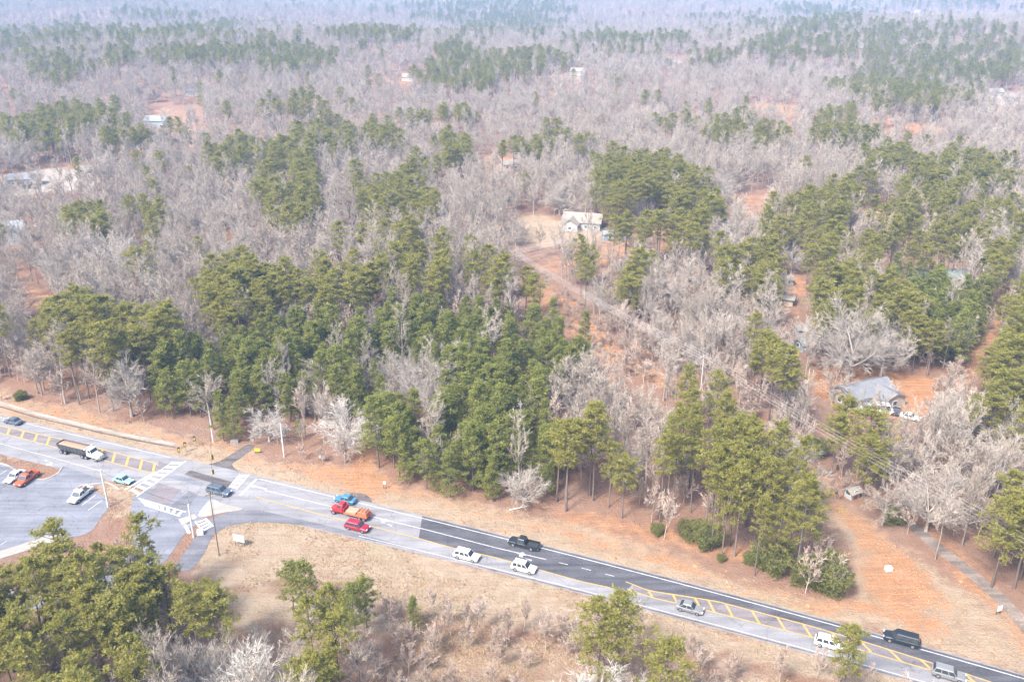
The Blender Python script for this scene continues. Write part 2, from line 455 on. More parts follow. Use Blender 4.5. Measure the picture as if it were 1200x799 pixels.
# ------------------------------------------------------------------ roads
def asphalt(name, col, var, patch=None):
    m = bpy.data.materials.new(name); m.use_nodes = True
    nt = m.node_tree; L = nt.links.new
    p = nt.nodes['Principled BSDF']; p.inputs['Roughness'].default_value = .8; p.inputs['Specular IOR Level'].default_value = .3
    tc = nt.nodes.new('ShaderNodeTexCoord')
    mp = nt.nodes.new('ShaderNodeMapping'); L(tc.outputs['Object'], mp.inputs[0])
    mp.inputs['Rotation'].default_value = (0, 0, .39); mp.inputs['Scale'].default_value = (.05, .9, 1)
    cur = None
    for vec, sc, v_ in ((mp.outputs[0], 1.0, var), (tc.outputs['Object'], .25, var * .7), (tc.outputs['Object'], 3.0, var * .6)):
        n = nt.nodes.new('ShaderNodeTexNoise'); n.inputs['Scale'].default_value = sc; n.inputs['Detail'].default_value = 6
        L(vec, n.inputs['Vector'])
        r = nt.nodes.new('ShaderNodeMapRange'); L(n.outputs[0], r.inputs[0])
        for i, x in enumerate((.3, .7, 1 - v_, 1 + v_)): r.inputs[i + 1].default_value = x
        if cur is None: cur = r.outputs[0]
        else:
            mu = nt.nodes.new('ShaderNodeMath'); mu.operation = 'MULTIPLY'; L(cur, mu.inputs[0]); L(r.outputs[0], mu.inputs[1]); cur = mu.outputs[0]
    dn = nt.nodes.new('ShaderNodeTexNoise'); dn.inputs['Scale'].default_value = .5; dn.inputs['Detail'].default_value = 4; L(tc.outputs['Object'], dn.inputs['Vector'])
    ad = nt.nodes.new('ShaderNodeVectorMath'); ad.operation = 'MULTIPLY_ADD'; L(dn.outputs['Color'], ad.inputs[0]); ad.inputs[1].default_value = (3, 3, 3); L(tc.outputs['Object'], ad.inputs[2])
    vo = nt.nodes.new('ShaderNodeTexVoronoi'); vo.feature = 'DISTANCE_TO_EDGE'; vo.inputs['Scale'].default_value = .16; L(ad.outputs[0], vo.inputs['Vector'])
    ck = nt.nodes.new('ShaderNodeMapRange'); L(vo.outputs['Distance'], ck.inputs[0])
    for i, x in enumerate((.004, .014, .72, 1.0)): ck.inputs[i + 1].default_value = x
    sn = nt.nodes.new('ShaderNodeTexNoise'); sn.inputs['Scale'].default_value = .45; sn.inputs['Detail'].default_value = 3; L(mp.outputs[0], sn.inputs['Vector'])
    sr = nt.nodes.new('ShaderNodeMapRange'); L(sn.outputs[0], sr.inputs[0])
    for i, x in enumerate((.52, .70, 1.0, .78)): sr.inputs[i + 1].default_value = x
    for o_ in (ck.outputs[0], sr.outputs[0]):
        mu = nt.nodes.new('ShaderNodeMath'); mu.operation = 'MULTIPLY'; L(cur, mu.inputs[0]); L(o_, mu.inputs[1]); cur = mu.outputs[0]
    hs = nt.nodes.new('ShaderNodeHueSaturation'); hs.inputs['Color'].default_value = (*col, 1)
    L(cur, hs.inputs['Value']); L(hs.outputs[0], p.inputs['Base Color'])
    MATS[name] = m
asphalt('worn_asphalt', (0.207, 0.204, 0.211), .15)
asphalt('new_asphalt', (0.074, 0.074, 0.083), .28)
asphalt('median_asphalt', (0.160, 0.142, 0.148), .2)
asphalt('lot_asphalt', (0.160, 0.166, 0.190), .2)
asphalt('side_asphalt', (0.131, 0.131, 0.145), .22)
asphalt('dirt_drive', (.185, .150, .128), .35)
asphalt('concrete', (0.296, 0.273, 0.243), .12)
asphalt('drive_asphalt', (0.106, 0.092, 0.089), .3)
def worn_paint(name, col, under):
    m = mat(name, col, .6, var=.08, scale=2)
    nt = m.node_tree; L = nt.links.new
    tc = nt.nodes.new('ShaderNodeTexCoord'); n = nt.nodes.new('ShaderNodeTexNoise')
    n.inputs['Scale'].default_value = 1.6; n.inputs['Detail'].default_value = 8; n.inputs['Roughness'].default_value = .75
    L(tc.outputs['Object'], n.inputs['Vector'])
    r = nt.nodes.new('ShaderNodeMapRange'); L(n.outputs[0], r.inputs[0])
    for i, x in enumerate((.44, .66, .08, .8)): r.inputs[i + 1].default_value = x
    mx = nt.nodes.new('ShaderNodeMix'); mx.data_type = 'RGBA'; mx.inputs[7].default_value = (*under, 1)
    p = nt.nodes['Principled BSDF']; src = p.inputs['Base Color'].links[0].from_socket
    L(r.outputs[0], mx.inputs[0]); L(src, mx.inputs[6]); L(mx.outputs[2], p.inputs['Base Color'])
worn_paint('white_paint', (.50, .50, .50), (.21, .21, .22))
worn_paint('yellow_paint', (.46, .30, .08), (.20, .17, .12))

def flat_poly(name, pts, z, m, parent=None, thick=.0):
    """flat sheet (optionally a slab) from ground points"""
    import bmesh
    bm = bmesh.new()
    vs_ = [bm.verts.new((p[0], p[1], z)) for p in pts]
    f = bm.faces.new(vs_)
    if f.normal.z < 0: f.normal_flip()
    bm.normal_update()
    if f.normal.z < 0: f.normal_flip()
    if thick:
        ex = bmesh.ops.extrude_face_region(bm, geom=[f])
        for g in ex['geom']:
            if isinstance(g, bmesh.types.BMVert): g.co.z -= thick
        bmesh.ops.recalc_face_normals(bm, faces=bm.faces)
    bmesh.ops.triangulate(bm, faces=bm.faces)
    me = bpy.data.meshes.new(name); bm.to_mesh(me); bm.free()
    return ob(name, me, parent, m)

def smooth_pts(pts, n=6, closed=False):
    """Catmull-Rom through points"""
    P_ = [Vector((p[0], p[1])) for p in pts]; out = []
    N = len(P_)
    for i in range(N if closed else N - 1):
        if closed: a, b, c, d = P_[i - 1], P_[i], P_[(i + 1) % N], P_[(i + 2) % N]
        else: a, b, c, d = P_[max(i - 1, 0)], P_[i], P_[i + 1], P_[min(i + 2, N - 1)]
        for k in range(n):
            t = k / n
            out.append(.5 * ((2 * b) + (c - a) * t + (2 * a - 5 * b + 4 * c - d) * t * t + (3 * b - a - 3 * c + d) * t ** 3))
    if not closed: out.append(P_[-1])
    return out

def ribbon(name, pts, w, z, m, parent=None, thick=0):
    pts = [Vector((p[0], p[1])) for p in pts]
    l, r = [], []
    for i, p in enumerate(pts):
        d = (pts[min(i + 1, len(pts) - 1)] - pts[max(i - 1, 0)]).normalized()
        n = Vector((-d.y, d.x)); ww = w[i] if hasattr(w, '__len__') else w
        l.append(p + n * ww / 2); r.append(p - n * ww / 2)
    mb = MB(); k = len(pts)
    mb.add([(a.x, a.y, z) for a in l] + [(a.x, a.y, z) for a in r], [(i, k + i, k + i + 1, i + 1) for i in range(k - 1)])
    if thick:
        mb.add([(a.x, a.y, z - thick) for a in l] + [(a.x, a.y, z) for a in l], [(i, i + 1, k + i + 1, k + i) for i in range(k - 1)])
        mb.add([(a.x, a.y, z - thick) for a in r] + [(a.x, a.y, z) for a in r], [(k + i, k + i + 1, i + 1, i) for i in range(k - 1)])
        for e in (0, k - 1):
            mb.add([(l[e].x, l[e].y, z - thick), (r[e].x, r[e].y, z - thick), (r[e].x, r[e].y, z), (l[e].x, l[e].y, z)], [(0, 1, 2, 3)])
    return mb.build(name, m, parent)

def strip(name, xa, xb, fa, fb, z, m, parent=None, n=60):
    X = np.linspace(xa, xb, n); mb = MB()
    mb.add([(x, fa(x), z) for x in X] + [(x, fb(x), z) for x in X], [(i, n + i, n + i + 1, i + 1) for i in range(n - 1)])
    return mb.build(name, m, parent)

def fitpx(pts, deg=1):
    g = np.array([tuple(G(*p))[:2] for p in pts]); c = np.polyfit(g[:, 0], g[:, 1], deg)
    return lambda x: np.polyval(c, x)
road = tag(strip('main_road', XS0, XS1, lambda x: ytop(x) + .3, lambda x: ybot(x) - .2, .030, 'worn_asphalt', n=120), kind='structure')
# curve pieces measured on the picture, as fractions across the road
def frac(pts):
    g = [tuple(G(*p))[:2] for p in pts]
    fx = [p[0] for p in g]; fv = [(ytop(p[0]) - p[1]) / (ytop(p[0]) - ybot(p[0])) for p in g]
    return lambda x: ytop(x) - np.interp(x, fx, fv) * (ytop(x) - ybot(x))
YU_L = frac([(-100, 480), (0, 499), (83, 517), (179, 542), (190, 547)])
YL_L = frac([(-100, 486), (0, 507), (69, 525), (176, 554), (190, 554)])
LANE = frac([(292, 570), (455, 610), (497, 620), (580, 641.5), (680, 665)])
YEL = frac([(295, 581), (380, 604), (435, 616.5), (484, 629), (533, 642.7), (580, 653), (680, 681), (740, 694)])
YU_R = frac([(735, 682), (760, 692), (840, 704.5), (954, 734.5), (1026, 756), (1125, 787), (1200, 812), (1300, 842)])
YL_R = frac([(735, 690), (760, 699), (840, 718), (939, 743.5), (1008, 761), (1080, 782), (1200, 815), (1300, 845)])
gx = lambda px, py: G(px, py).x
SR = {}
def sheet(name, *a, **k): return strip(name, *a, parent=road, **k)
sheet('asphalt_overlay', gx(493, 616), XS1, lambda x: ytop(x) - .02, lambda x: np.where(x < gx(740, 694), YEL(x), YU_R(x)) + 0.0, .042, 'new_asphalt', n=120)
sheet('median_strip', XS0, gx(186, 545), YU_L, YL_L, .042, 'median_asphalt')
sheet('median_strip', gx(742, 690), XS1, YU_R, YL_R, .046, 'median_asphalt')
# edge and lane lines
def line(name, f, xa, xb, wd, m, z=.056):
    strip(name, xa, xb, lambda x: f(x) + wd / 2, lambda x: f(x) - wd / 2, z, m, road, n=80)
line('edge_line', lambda x: ytop(x) - .75, gx(305, 558), XS1, .22, 'white_paint')
line('edge_line', lambda x: ytop(x) - .55, XS0, gx(200, 535), .16, 'white_paint')
line('edge_line', lambda x: ybot(x) + .75, gx(420, 630), XS1, .16, 'white_paint')
line('lane_line', LANE, gx(310, 575), gx(640, 655), .20, 'white_paint')
for k in range(3):
    xa = gx(655 + 26 * k, 660); line('lane_dash', LANE, xa, xa + 1.6, .16, 'white_paint')
line('centre_line', YEL, gx(300, 582), gx(735, 692), .26, 'yellow_paint')
for f, a, b in ((YU_L, XS0, gx(186, 545)), (YL_L, XS0, gx(186, 553)), (YU_R, gx(735, 690), XS1), (YL_R, gx(735, 690), XS1)):
    line('median_line', f, a, b, .28, 'yellow_paint')
line('lane_line', lambda x: YL_L(x) - 3.9, XS0, gx(120, 556), .14, 'white_paint')
line('seam', lambda x: ybot(x) + .25, gx(560, 665), XS1, .28, 'drive_asphalt', .052)
# bars across the hatched medians
def bar(x, fu, fl, slant, wd):
    a, b = Vector((x, fu(x))), Vector((x + slant, fl(x + slant)))
    ribbon('hatch_bar', [a, b], wd, .060, 'yellow_paint', road)
for px in (-32, -15, 8, 24, 39.5, 54, 69.5, 85, 100, 116, 131, 147, 163, 178):
    y = np.interp(px, [0, 179], [503, 548]); bar(gx(px, y), YU_L, YL_L, 1.0, .55)
for px in (760, 789, 816, 832, 853, 884, 914, 944, 978, 1010, 1043, 1078, 1118, 1160):
    y = np.interp(px, [760, 1078], [692, 772]); bar(gx(px, y), YU_R, YL_R, .45 if px < 1000 else .9, .38)
# crossings: two lines with cross bars
def quad_px(name, pts, z, m, parent=road): return flat_poly(name, [tuple(G(*p))[:2] for p in pts], z, m, parent)
def ladder(a0, a1, b0, b1, n, lw=.4, bw=.9):
    A0, A1, B0, B1 = (Vector(tuple(G(*p))[:2]) for p in (a0, a1, b0, b1))
    ribbon('crosswalk_line', [A0, A1], lw, .060, 'white_paint', road)
    ribbon('crosswalk_line', [B0, B1], lw, .060, 'white_paint', road)
    for k in range(n):
        t = (k + .5) / n
        ribbon('crosswalk_bar', [A0.lerp(A1, t), B0.lerp(B1, t)], bw, .064, 'white_paint', road)
ladder((203, 541), (151, 576), (218, 540), (160, 582), 8, .3, .75)
ribbon('stop_line', [G(182, 553).xy, G(146, 574).xy], .5, .058, 'white_paint', road)
ladder((162, 584), (218, 600), (170, 592), (211, 605), 7, .3, .7)
ladder((229, 611), (238, 624), (241, 607), (250, 617), 4, .3, .6)
ladder((292, 556), (277, 574), (281, 556), (268, 571), 4, .25, 1.0)
ribbon('stop_line', [G(301, 561).xy, G(281, 581).xy], .5, .058, 'white_paint', road)
ribbon('stop_line', [G(216, 614).xy, G(222, 625).xy], .6, .058, 'white_paint', road)
# intersection: side street, slip lane, darker patches, concrete island
sx = tag(flat_poly('side_street', [tuple(G(*p))[:2] for p in SIDE], .038, 'lot_asphalt'), kind='structure')
slip = tag(flat_poly('slip_lane', [tuple(p) for p in smooth_pts([tuple(G(*p))[:2] for p in SLIP], 5, True)], .044, 'side_asphalt'), kind='structure')
for pts, m in (([(186, 566), (213, 574), (196, 592), (170, 584)], 'median_asphalt'), ([(222, 575), (232, 580), (214, 602), (196, 596)], 'side_asphalt'),
               ([(223, 551), (276, 566), (270, 572), (216, 556)], 'drive_asphalt'), ([(186, 540), (200, 545), (190, 551), (183, 549)], 'median_asphalt'),
               ([(198, 554), (240, 566), (236, 570), (192, 558)], 'lot_asphalt')):
    quad_px('asphalt_patch', pts, .050, m)
isl = flat_poly('traffic_island', [tuple(p) for p in smooth_pts([tuple(G(*p))[:2] for p in [(247, 586), (262, 591), (285, 597), (262, 601), (240, 606), (232, 604)]], 4, True)], .17, 'concrete', thick=.16)
tag(isl, 'triangular raised concrete island between the side street and the slip lane', 'traffic island')
isl2 = flat_poly('traffic_island', [tuple(G(*p))[:2] for p in [(209, 609), (228, 603), (232, 607), (214, 616)]], .17, 'concrete', thick=.16)
tag(isl2, 'small pale concrete refuge between the two ladder crosswalks', 'traffic island')
# lane arrows
def arrow(px, py, ang, turn=0, L_=3.2):
    g = G(px, py); c, s = math.cos(ang), math.sin(ang)
    sh = [(-L_ / 2, -.18), (L_ / 2 - 1.1, -.18), (L_ / 2 - 1.1, -.55), (L_ / 2, 0), (L_ / 2 - 1.1, .55), (L_ / 2 - 1.1, .18), (-L_ / 2, .18)]
    if turn: sh = [(-L_ / 2, -.2), (.5, -.2), (.8, .3 * turn), (.8, .9 * turn), (1.4, .9 * turn), (.5, 1.7 * turn), (-.4, .9 * turn), (.2, .9 * turn), (.1, .3 * turn), (-L_ / 2, .22)]
    flat_poly('lane_arrow', [(g.x + x * c - y * s, g.y + x * s + y * c) for x, y in sh], .068, 'white_paint', road)
RD = lambda px, py: mid_dir(G(px, py).x)
arrow(60, 541, RD(60, 541), -1, 3.6)
arrow(450, 614, RD(450, 614) + math.pi, -1, 3.6)
arrow(612, 654, RD(612, 654) + math.pi, -1, 3.6)
arrow(303, 571, RD(303, 571) + math.pi, 0, 4)
# parking lot with kerb, bays, footway
lot = tag(flat_poly('parking_lot', [tuple(p) for p in smooth_pts([tuple(G(*p))[:2] for p in LOT], 4, True)], .034, 'lot_asphalt'), kind='structure')
for a, b in (((2, 566), (18, 556)), ((-8, 561), (8, 551)), ((22, 572), (45, 560)), ((96, 592), (112, 580)), ((103, 598), (120, 586)), ((84, 588), (104, 575)), ((-4, 641), (8, 634)), ((8, 568), (28, 556))):
    ribbon('bay_line', [G(*a).xy, G(*b).xy], .16, .046, 'white_paint', lot)
kerb1 = ribbon('kerb', smooth_pts([tuple(G(*p))[:2] for p in [(86, 575), (96, 569), (112, 567), (126, 566), (140, 574)]], 6), .35, .14, 'concrete', lot, .14)
kerb2 = ribbon('kerb', smooth_pts([tuple(G(*p))[:2] for p in [(-60, 536), (0, 543), (22, 553), (46, 562), (66, 556), (73, 547)]], 6), .35, .14, 'concrete', lot, .14)
foot = tag(ribbon('footway', smooth_pts([tuple(G(*p))[:2] for p in [(-90, 668), (0, 650), (50, 634), (76, 628)]], 6), 2.6, .12, 'concrete', None, .12), kind='structure')
side = tag(ribbon('sidewalk', smooth_pts([tuple(G(*p))[:2] for p in [(-150, 436), (-20, 468), (8, 474), (40, 484), (90, 496), (140, 508), (205, 521)]], 6), 1.0, .08, 'concrete', None, .08), kind='structure')
ribbon('kerb', smooth_pts([tuple(G(*p))[:2] for p in [(-150, 442), (-20, 472), (8, 479), (40, 488.5), (90, 500.5), (140, 512), (205, 524.5)]], 6), .3, .16, 'drive_asphalt', side, .16)  # dark-coloured kerb: the shadow line along the sidewalk is put into its colour
tag(flat_poly('driveway_stub', [tuple(p) for p in smooth_pts([tuple(G(*p))[:2] for p in [(238, 546), (258, 540), (276, 529), (290, 521), (298, 523), (286, 534), (272, 544), (280, 553), (262, 549)]], 4, True)], .024, 'drive_asphalt'), kind='structure')
tag(ribbon('driveway', smooth_pts([tuple(G(*p))[:2] for p in [(1030, 585), (1068, 614), (1095, 638), (1125, 661), (1164, 694), (1192, 722), (1235, 775), (1262, 815)]], 6), 2.6, .022, 'dirt_drive'), kind='structure')
tag(flat_poly('gravel_apron', [tuple(p) for p in smooth_pts([tuple(G(*p))[:2] for p in [(400, 584), (412, 578), (428, 579), (436, 588), (424, 590)]], 4, True)], .020, 'drive_asphalt'), kind='structure')
NOTREE = [N_VERGE, S_VERGE, W_VERGE, LOT, SIDE, SLIP, CORRIDOR, CORR2] + [c[0] for c in CLEAR]

# ------------------------------------------------------------------ tree models
class Segs:
    def __init__(s): s.p = []; s.q = []; s.a = []; s.b = []; s.t = []
    def add(s, p, q, a, b, t): s.p.append(tuple(p)); s.q.append(tuple(q)); s.a.append(a); s.b.append(b); s.t.append(t)
    def mesh(s, name, m, n=3):
        P_, Q_ = np.array(s.p), np.array(s.q); A, B, T = np.array(s.a), np.array(s.b), np.array(s.t)
        D = Q_ - P_; D /= np.maximum(np.linalg.norm(D, axis=1, keepdims=True), 1e-6)
        ref = np.where(np.abs(D[:, 2:3]) > .9, [[1., 0, 0]], [[0, 0, 1.]])
        U = np.cross(D, ref); U /= np.linalg.norm(U, axis=1, keepdims=True); W = np.cross(D, U)
        if n == 1:        # a flat sliver of a twig
            r = np.random.default_rng(len(A)); th = r.uniform(0, math.pi, len(A))[:, None]
            N = U * np.cos(th) + W * np.sin(th)
            V = np.stack([P_ - N * A[:, None], P_ + N * A[:, None], Q_ + N * B[:, None], Q_ - N * B[:, None]], 1)
            Fc = (np.arange(len(A)) * 4)[:, None] + np.array([[0, 1, 2, 3]])
            return npmesh(name, V.reshape(-1, 3), Fc, m, np.repeat(T, 4))
        V = []
        for c, r in ((P_, A), (Q_, B)):
            for k in range(n):
                th = 2 * math.pi * k / n
                V.append(c + (U * math.cos(th) + W * math.sin(th)) * r[:, None])
        V = np.stack(V, 1)
        fc = [(k, (k + 1) % n, n + (k + 1) % n, n + k) for k in range(n)]
        Fc = ((np.arange(len(A)) * 2 * n)[:, None, None] + np.array(fc)[None]).reshape(-1, 4)
        return npmesh(name, V.reshape(-1, 3), Fc, m, np.repeat(T, 2 * n))

def rdir(r, d, ang):
    """d turned by about ang in a random direction"""
    d = d.normalized(); a = d.orthogonal().normalized(); b = d.cross(a)
    t = r.uniform(0, 2 * math.pi)
    return (d * math.cos(ang) + (a * math.cos(t) + b * math.sin(t)) * math.sin(ang)).normalized()

def bare_tree(seed, H, trunk_frac, trunk_r, nlimb, limb_len, limb_ang, twigs, m_trunk, m_crown, up=.25, rt=.023, lv3=5, lv2=5):
    r = random.Random(seed)
    big, mid, fine = Segs(), Segs(), Segs()
    lim = []
    p = Vector((0, 0, -.3)); d = Vector((r.uniform(-.05, .05), r.uniform(-.05, .05), 1)).normalized()
    n = 6; tl = H * trunk_frac
    for k in range(n):
        q_ = p + d * (tl / n + (.3 if k == 0 else 0))
        r0 = trunk_r * (1 - .55 * k / n); r1 = trunk_r * (1 - .55 * (k + 1) / n)
        big.add(p, q_, r0 * (1.25 if k == 0 else 1), r1, r.random())
        p = q_; d = (d + Vector((r.uniform(-.08, .08), r.uniform(-.08, .08), .1))).normalized()
        if k >= 2: lim.append((p.copy(), d.copy(), r1, k / (n - 1)))
    for i in range(nlimb):
        if i < 2: b, bd, br, t = lim[-1]; ang = limb_ang * r.uniform(.25, .6); ll = limb_len * r.uniform(.9, 1.1)
        else:
            b, bd, br, t = lim[r.randrange(len(lim))]; ang = limb_ang * r.uniform(.7, 1.25); ll = limb_len * r.uniform(.7, 1.05) * (1.1 - .25 * t)
        az = i * 2.399 + r.uniform(-.4, .4)
        dd = Vector((math.cos(az) * math.sin(ang), math.sin(az) * math.sin(ang), math.cos(ang)))
        pp = b.copy(); rr = br * r.uniform(.6, .85); ns = 5
        for k in range(ns):
            qq = pp + dd * ll / ns; big.add(pp, qq, rr * (1 - .17 * k), rr * (1 - .17 * (k + 1)), r.random())
            # branches
            if k >= 1:
                for _ in range(max(1, round(lv2 / (ns - 1)))):
                    bd2 = rdir(r, dd, r.uniform(.5, 1.0)); bd2 = (bd2 + Vector((0, 0, up))).normalized()
                    bl = ll * r.uniform(.3, .55) * (1.15 - .12 * k); bp = pp.lerp(qq, r.random()); brr = max(rr * .42 * (1 - .15 * k), .035)
                    for j in range(3):
                        bq = bp + bd2 * bl / 3; mid.add(bp, bq, brr * (1 - .28 * j), brr * (1 - .28 * (j + 1)), r.random())
                        for _ in range(lv3):
                            td = rdir(r, bd2, r.uniform(.4, .9)); td = (td + Vector((0, 0, up * .8))).normalized()
                            tl2 = bl * r.uniform(.28, .5); tp = bp.lerp(bq, r.random()); tq = tp + td * tl2
                            tt = r.random()
                            fine.add(tp, tq, rt * 1.3, rt * .8, tt)
                            for _ in range(twigs):
                                fd = rdir(r, td, r.uniform(.3, .8)); fd = (fd + Vector((0, 0, up * .5))).normalized()
                                fp = tp.lerp(tq, r.uniform(.25, 1)); fine.add(fp, fp + fd * tl2 * r.uniform(.5, .9), rt, rt * .5, tt)
                        bp = bq; bd2 = rdir(r, bd2, r.uniform(0, .3))
            pp = qq; dd = (rdir(r, dd, r.uniform(0, .25)) + Vector((0, 0, up * .5))).normalized()
    trunk = big.mesh('trunk', m_trunk, 5)
    # crown: branches and twigs in one mesh
    a = mid.mesh('c1', m_crown, 3); b = fine.mesh('c2', m_crown, 1)
    va = np.empty(len(a.vertices) * 3, np.float32); a.vertices.foreach_get('co', va)
    vb = np.empty(len(b.vertices) * 3, np.float32); b.vertices.foreach_get('co', vb)
    ta = np.empty(len(a.vertices), np.float32); a.attributes['tint'].data.foreach_get('value', ta)
    tb = np.empty(len(b.vertices), np.float32); b.attributes['tint'].data.foreach_get('value', tb)
    fa = np.empty(len(a.loops), np.int32); a.loops.foreach_get('vertex_index', fa)
    fb = np.empty(len(b.loops), np.int32); b.loops.foreach_get('vertex_index', fb)
    crown = npmesh('crown', np.concatenate([va, vb]).reshape(-1, 3), np.concatenate([fa, fb + len(a.vertices)]).reshape(-1, 4), m_crown, np.concatenate([ta, tb]))
    bpy.data.meshes.remove(a); bpy.data.meshes.remove(b)
    return trunk, crown

def needles(centres, size, r, nb, m, flat=.5, lw=.10, ln=(.5, 1.0)):
    """blades radiating from every tuft centre; returns a mesh"""
    c = np.repeat(np.asarray(centres), nb, 0); sz = np.repeat(np.asarray(size), nb)
    N = len(c)
    d = r.normal(size=(N, 3)); d[:, 2] = d[:, 2] * flat + .35
    d /= np.linalg.norm(d, axis=1, keepdims=True)
    L_ = sz * r.uniform(ln[0], ln[1], N)
    u = np.cross(d, r.normal(size=(N, 3))); u /= np.linalg.norm(u, axis=1, keepdims=True)
    wd = (sz * lw)[:, None]
    base = c + d * (L_ * .12)[:, None]
    midp = c + d * (L_ * .6)[:, None]
    V = np.stack([base, midp + u * wd, c + d * L_[:, None], midp - u * wd], 1).reshape(-1, 3)
    Fc = (np.arange(N) * 4)[:, None] + np.array([[0, 1, 2, 3]])
    t = np.repeat(r.random(len(centres)) * .7, nb) + r.random(N) * .3
    return npmesh('crown', V, Fc, m, np.repeat(t, 4))

def pine_tree(seed, H, base, rad, nbr, per, shape='tall', m='pine_needles', tuft=.8, nb=13, tr=.22):
    """trunk with whorled limbs, needle tufts clustered towards the limb ends"""
    r = np.random.default_rng(seed); rr = random.Random(seed)
    sg = Segs(); ctr = []; siz = []
    pts = []; p = Vector((0, 0, -.3)); lean = Vector((rr.uniform(-.03, .03), rr.uniform(-.03, .03), 1))
    n = 8
    for k in range(n):
        q_ = p + (lean + Vector((rr.uniform(-.02, .02), rr.uniform(-.02, .02), 0))) * (H / n)
        sg.add(p, q_, tr * (1 - .85 * k / n), tr * (1 - .85 * (k + 1) / n), rr.random()); pts.append((p, q_)); p = q_
    def at(h):
        k = min(int(h / H * n), n - 1); a, b = pts[k]; return a.lerp(b, h / H * n - k)
    for i in range(nbr):
        t = (i + rr.random()) / nbr                       # 0 base of crown .. 1 top
        h = H * (base + (1 - base) * (t ** .9))
        if shape == 'tall':
            L_ = rad * (.55 + .75 * math.sin(math.pi * min(1, .22 + t * .72))) * rr.uniform(.55, 1.15) * (1 if t < .8 else .75)
        else:
            L_ = rad * math.sqrt(max(.03, 1 - .97 * t)) * rr.uniform(.6, 1.15) + .2
        az = i * 2.399 + rr.uniform(-.5, .5)
        el = rr.uniform(-.1, .35) + (.55 * t if shape == 'tall' else .5 * t)
        d = Vector((math.cos(az) * math.cos(el), math.sin(az) * math.cos(el), math.sin(el)))
        a = at(h); b = a + d * L_
        sg.add(a, a.lerp(b, .55), tr * .28, tr * .16, rr.random()); sg.add(a.lerp(b, .55), b, tr * .16, .015, rr.random())
        for _ in range(per):
            s_ = rr.uniform(.35, 1.03) ** (.8)
            o = a.lerp(b, s_) + Vector((rr.gauss(0, .16), rr.gauss(0, .16), rr.gauss(0, .1) + .1)) * (L_ * .75)
            ctr.append(tuple(o)); siz.append(tuft * rr.uniform(.7, 1.25))
    for _ in range(8):
        ctr.append((p.x + rr.gauss(0, .25), p.y + rr.gauss(0, .25), p.z + rr.uniform(-.8, .35))); siz.append(tuft)
    return sg.mesh('trunk', 'pine_bark', 5), needles(ctr, siz, r, nb, m)

def shrub_model(seed, H, rad, n=420):
    r = np.random.default_rng(seed); rr = random.Random(seed); sg = Segs(); ctr = []; siz = []
    for k in range(7):
        az = k * .9 + rr.random(); e = Vector((math.cos(az) * rad * .5, math.sin(az) * rad * .5, H * rr.uniform(.5, .85)))
        sg.add((0, 0, -.15), e * .5, .07, .05, .5); sg.add(e * .5, e, .05, .015, .5)
    for k in range(n):
        a = r.normal(size=3); a /= np.linalg.norm(a); s_ = r.uniform(.45, 1.0) ** .5
        lump = 1 + .22 * math.sin(3 * math.atan2(a[1], a[0]) + seed) + .15 * math.sin(5 * a[2] + seed)
        z = H * .5 + a[2] * s_ * H * .5 * lump
        ctr.append((a[0] * s_ * rad * lump, a[1] * s_ * rad * lump, max(z, .2))); siz.append(rr.uniform(.35, .7))
    return sg.mesh('stem', 'pine_bark', 4), needles(ctr, siz, r, 11, 'shrub_leaves', .9)

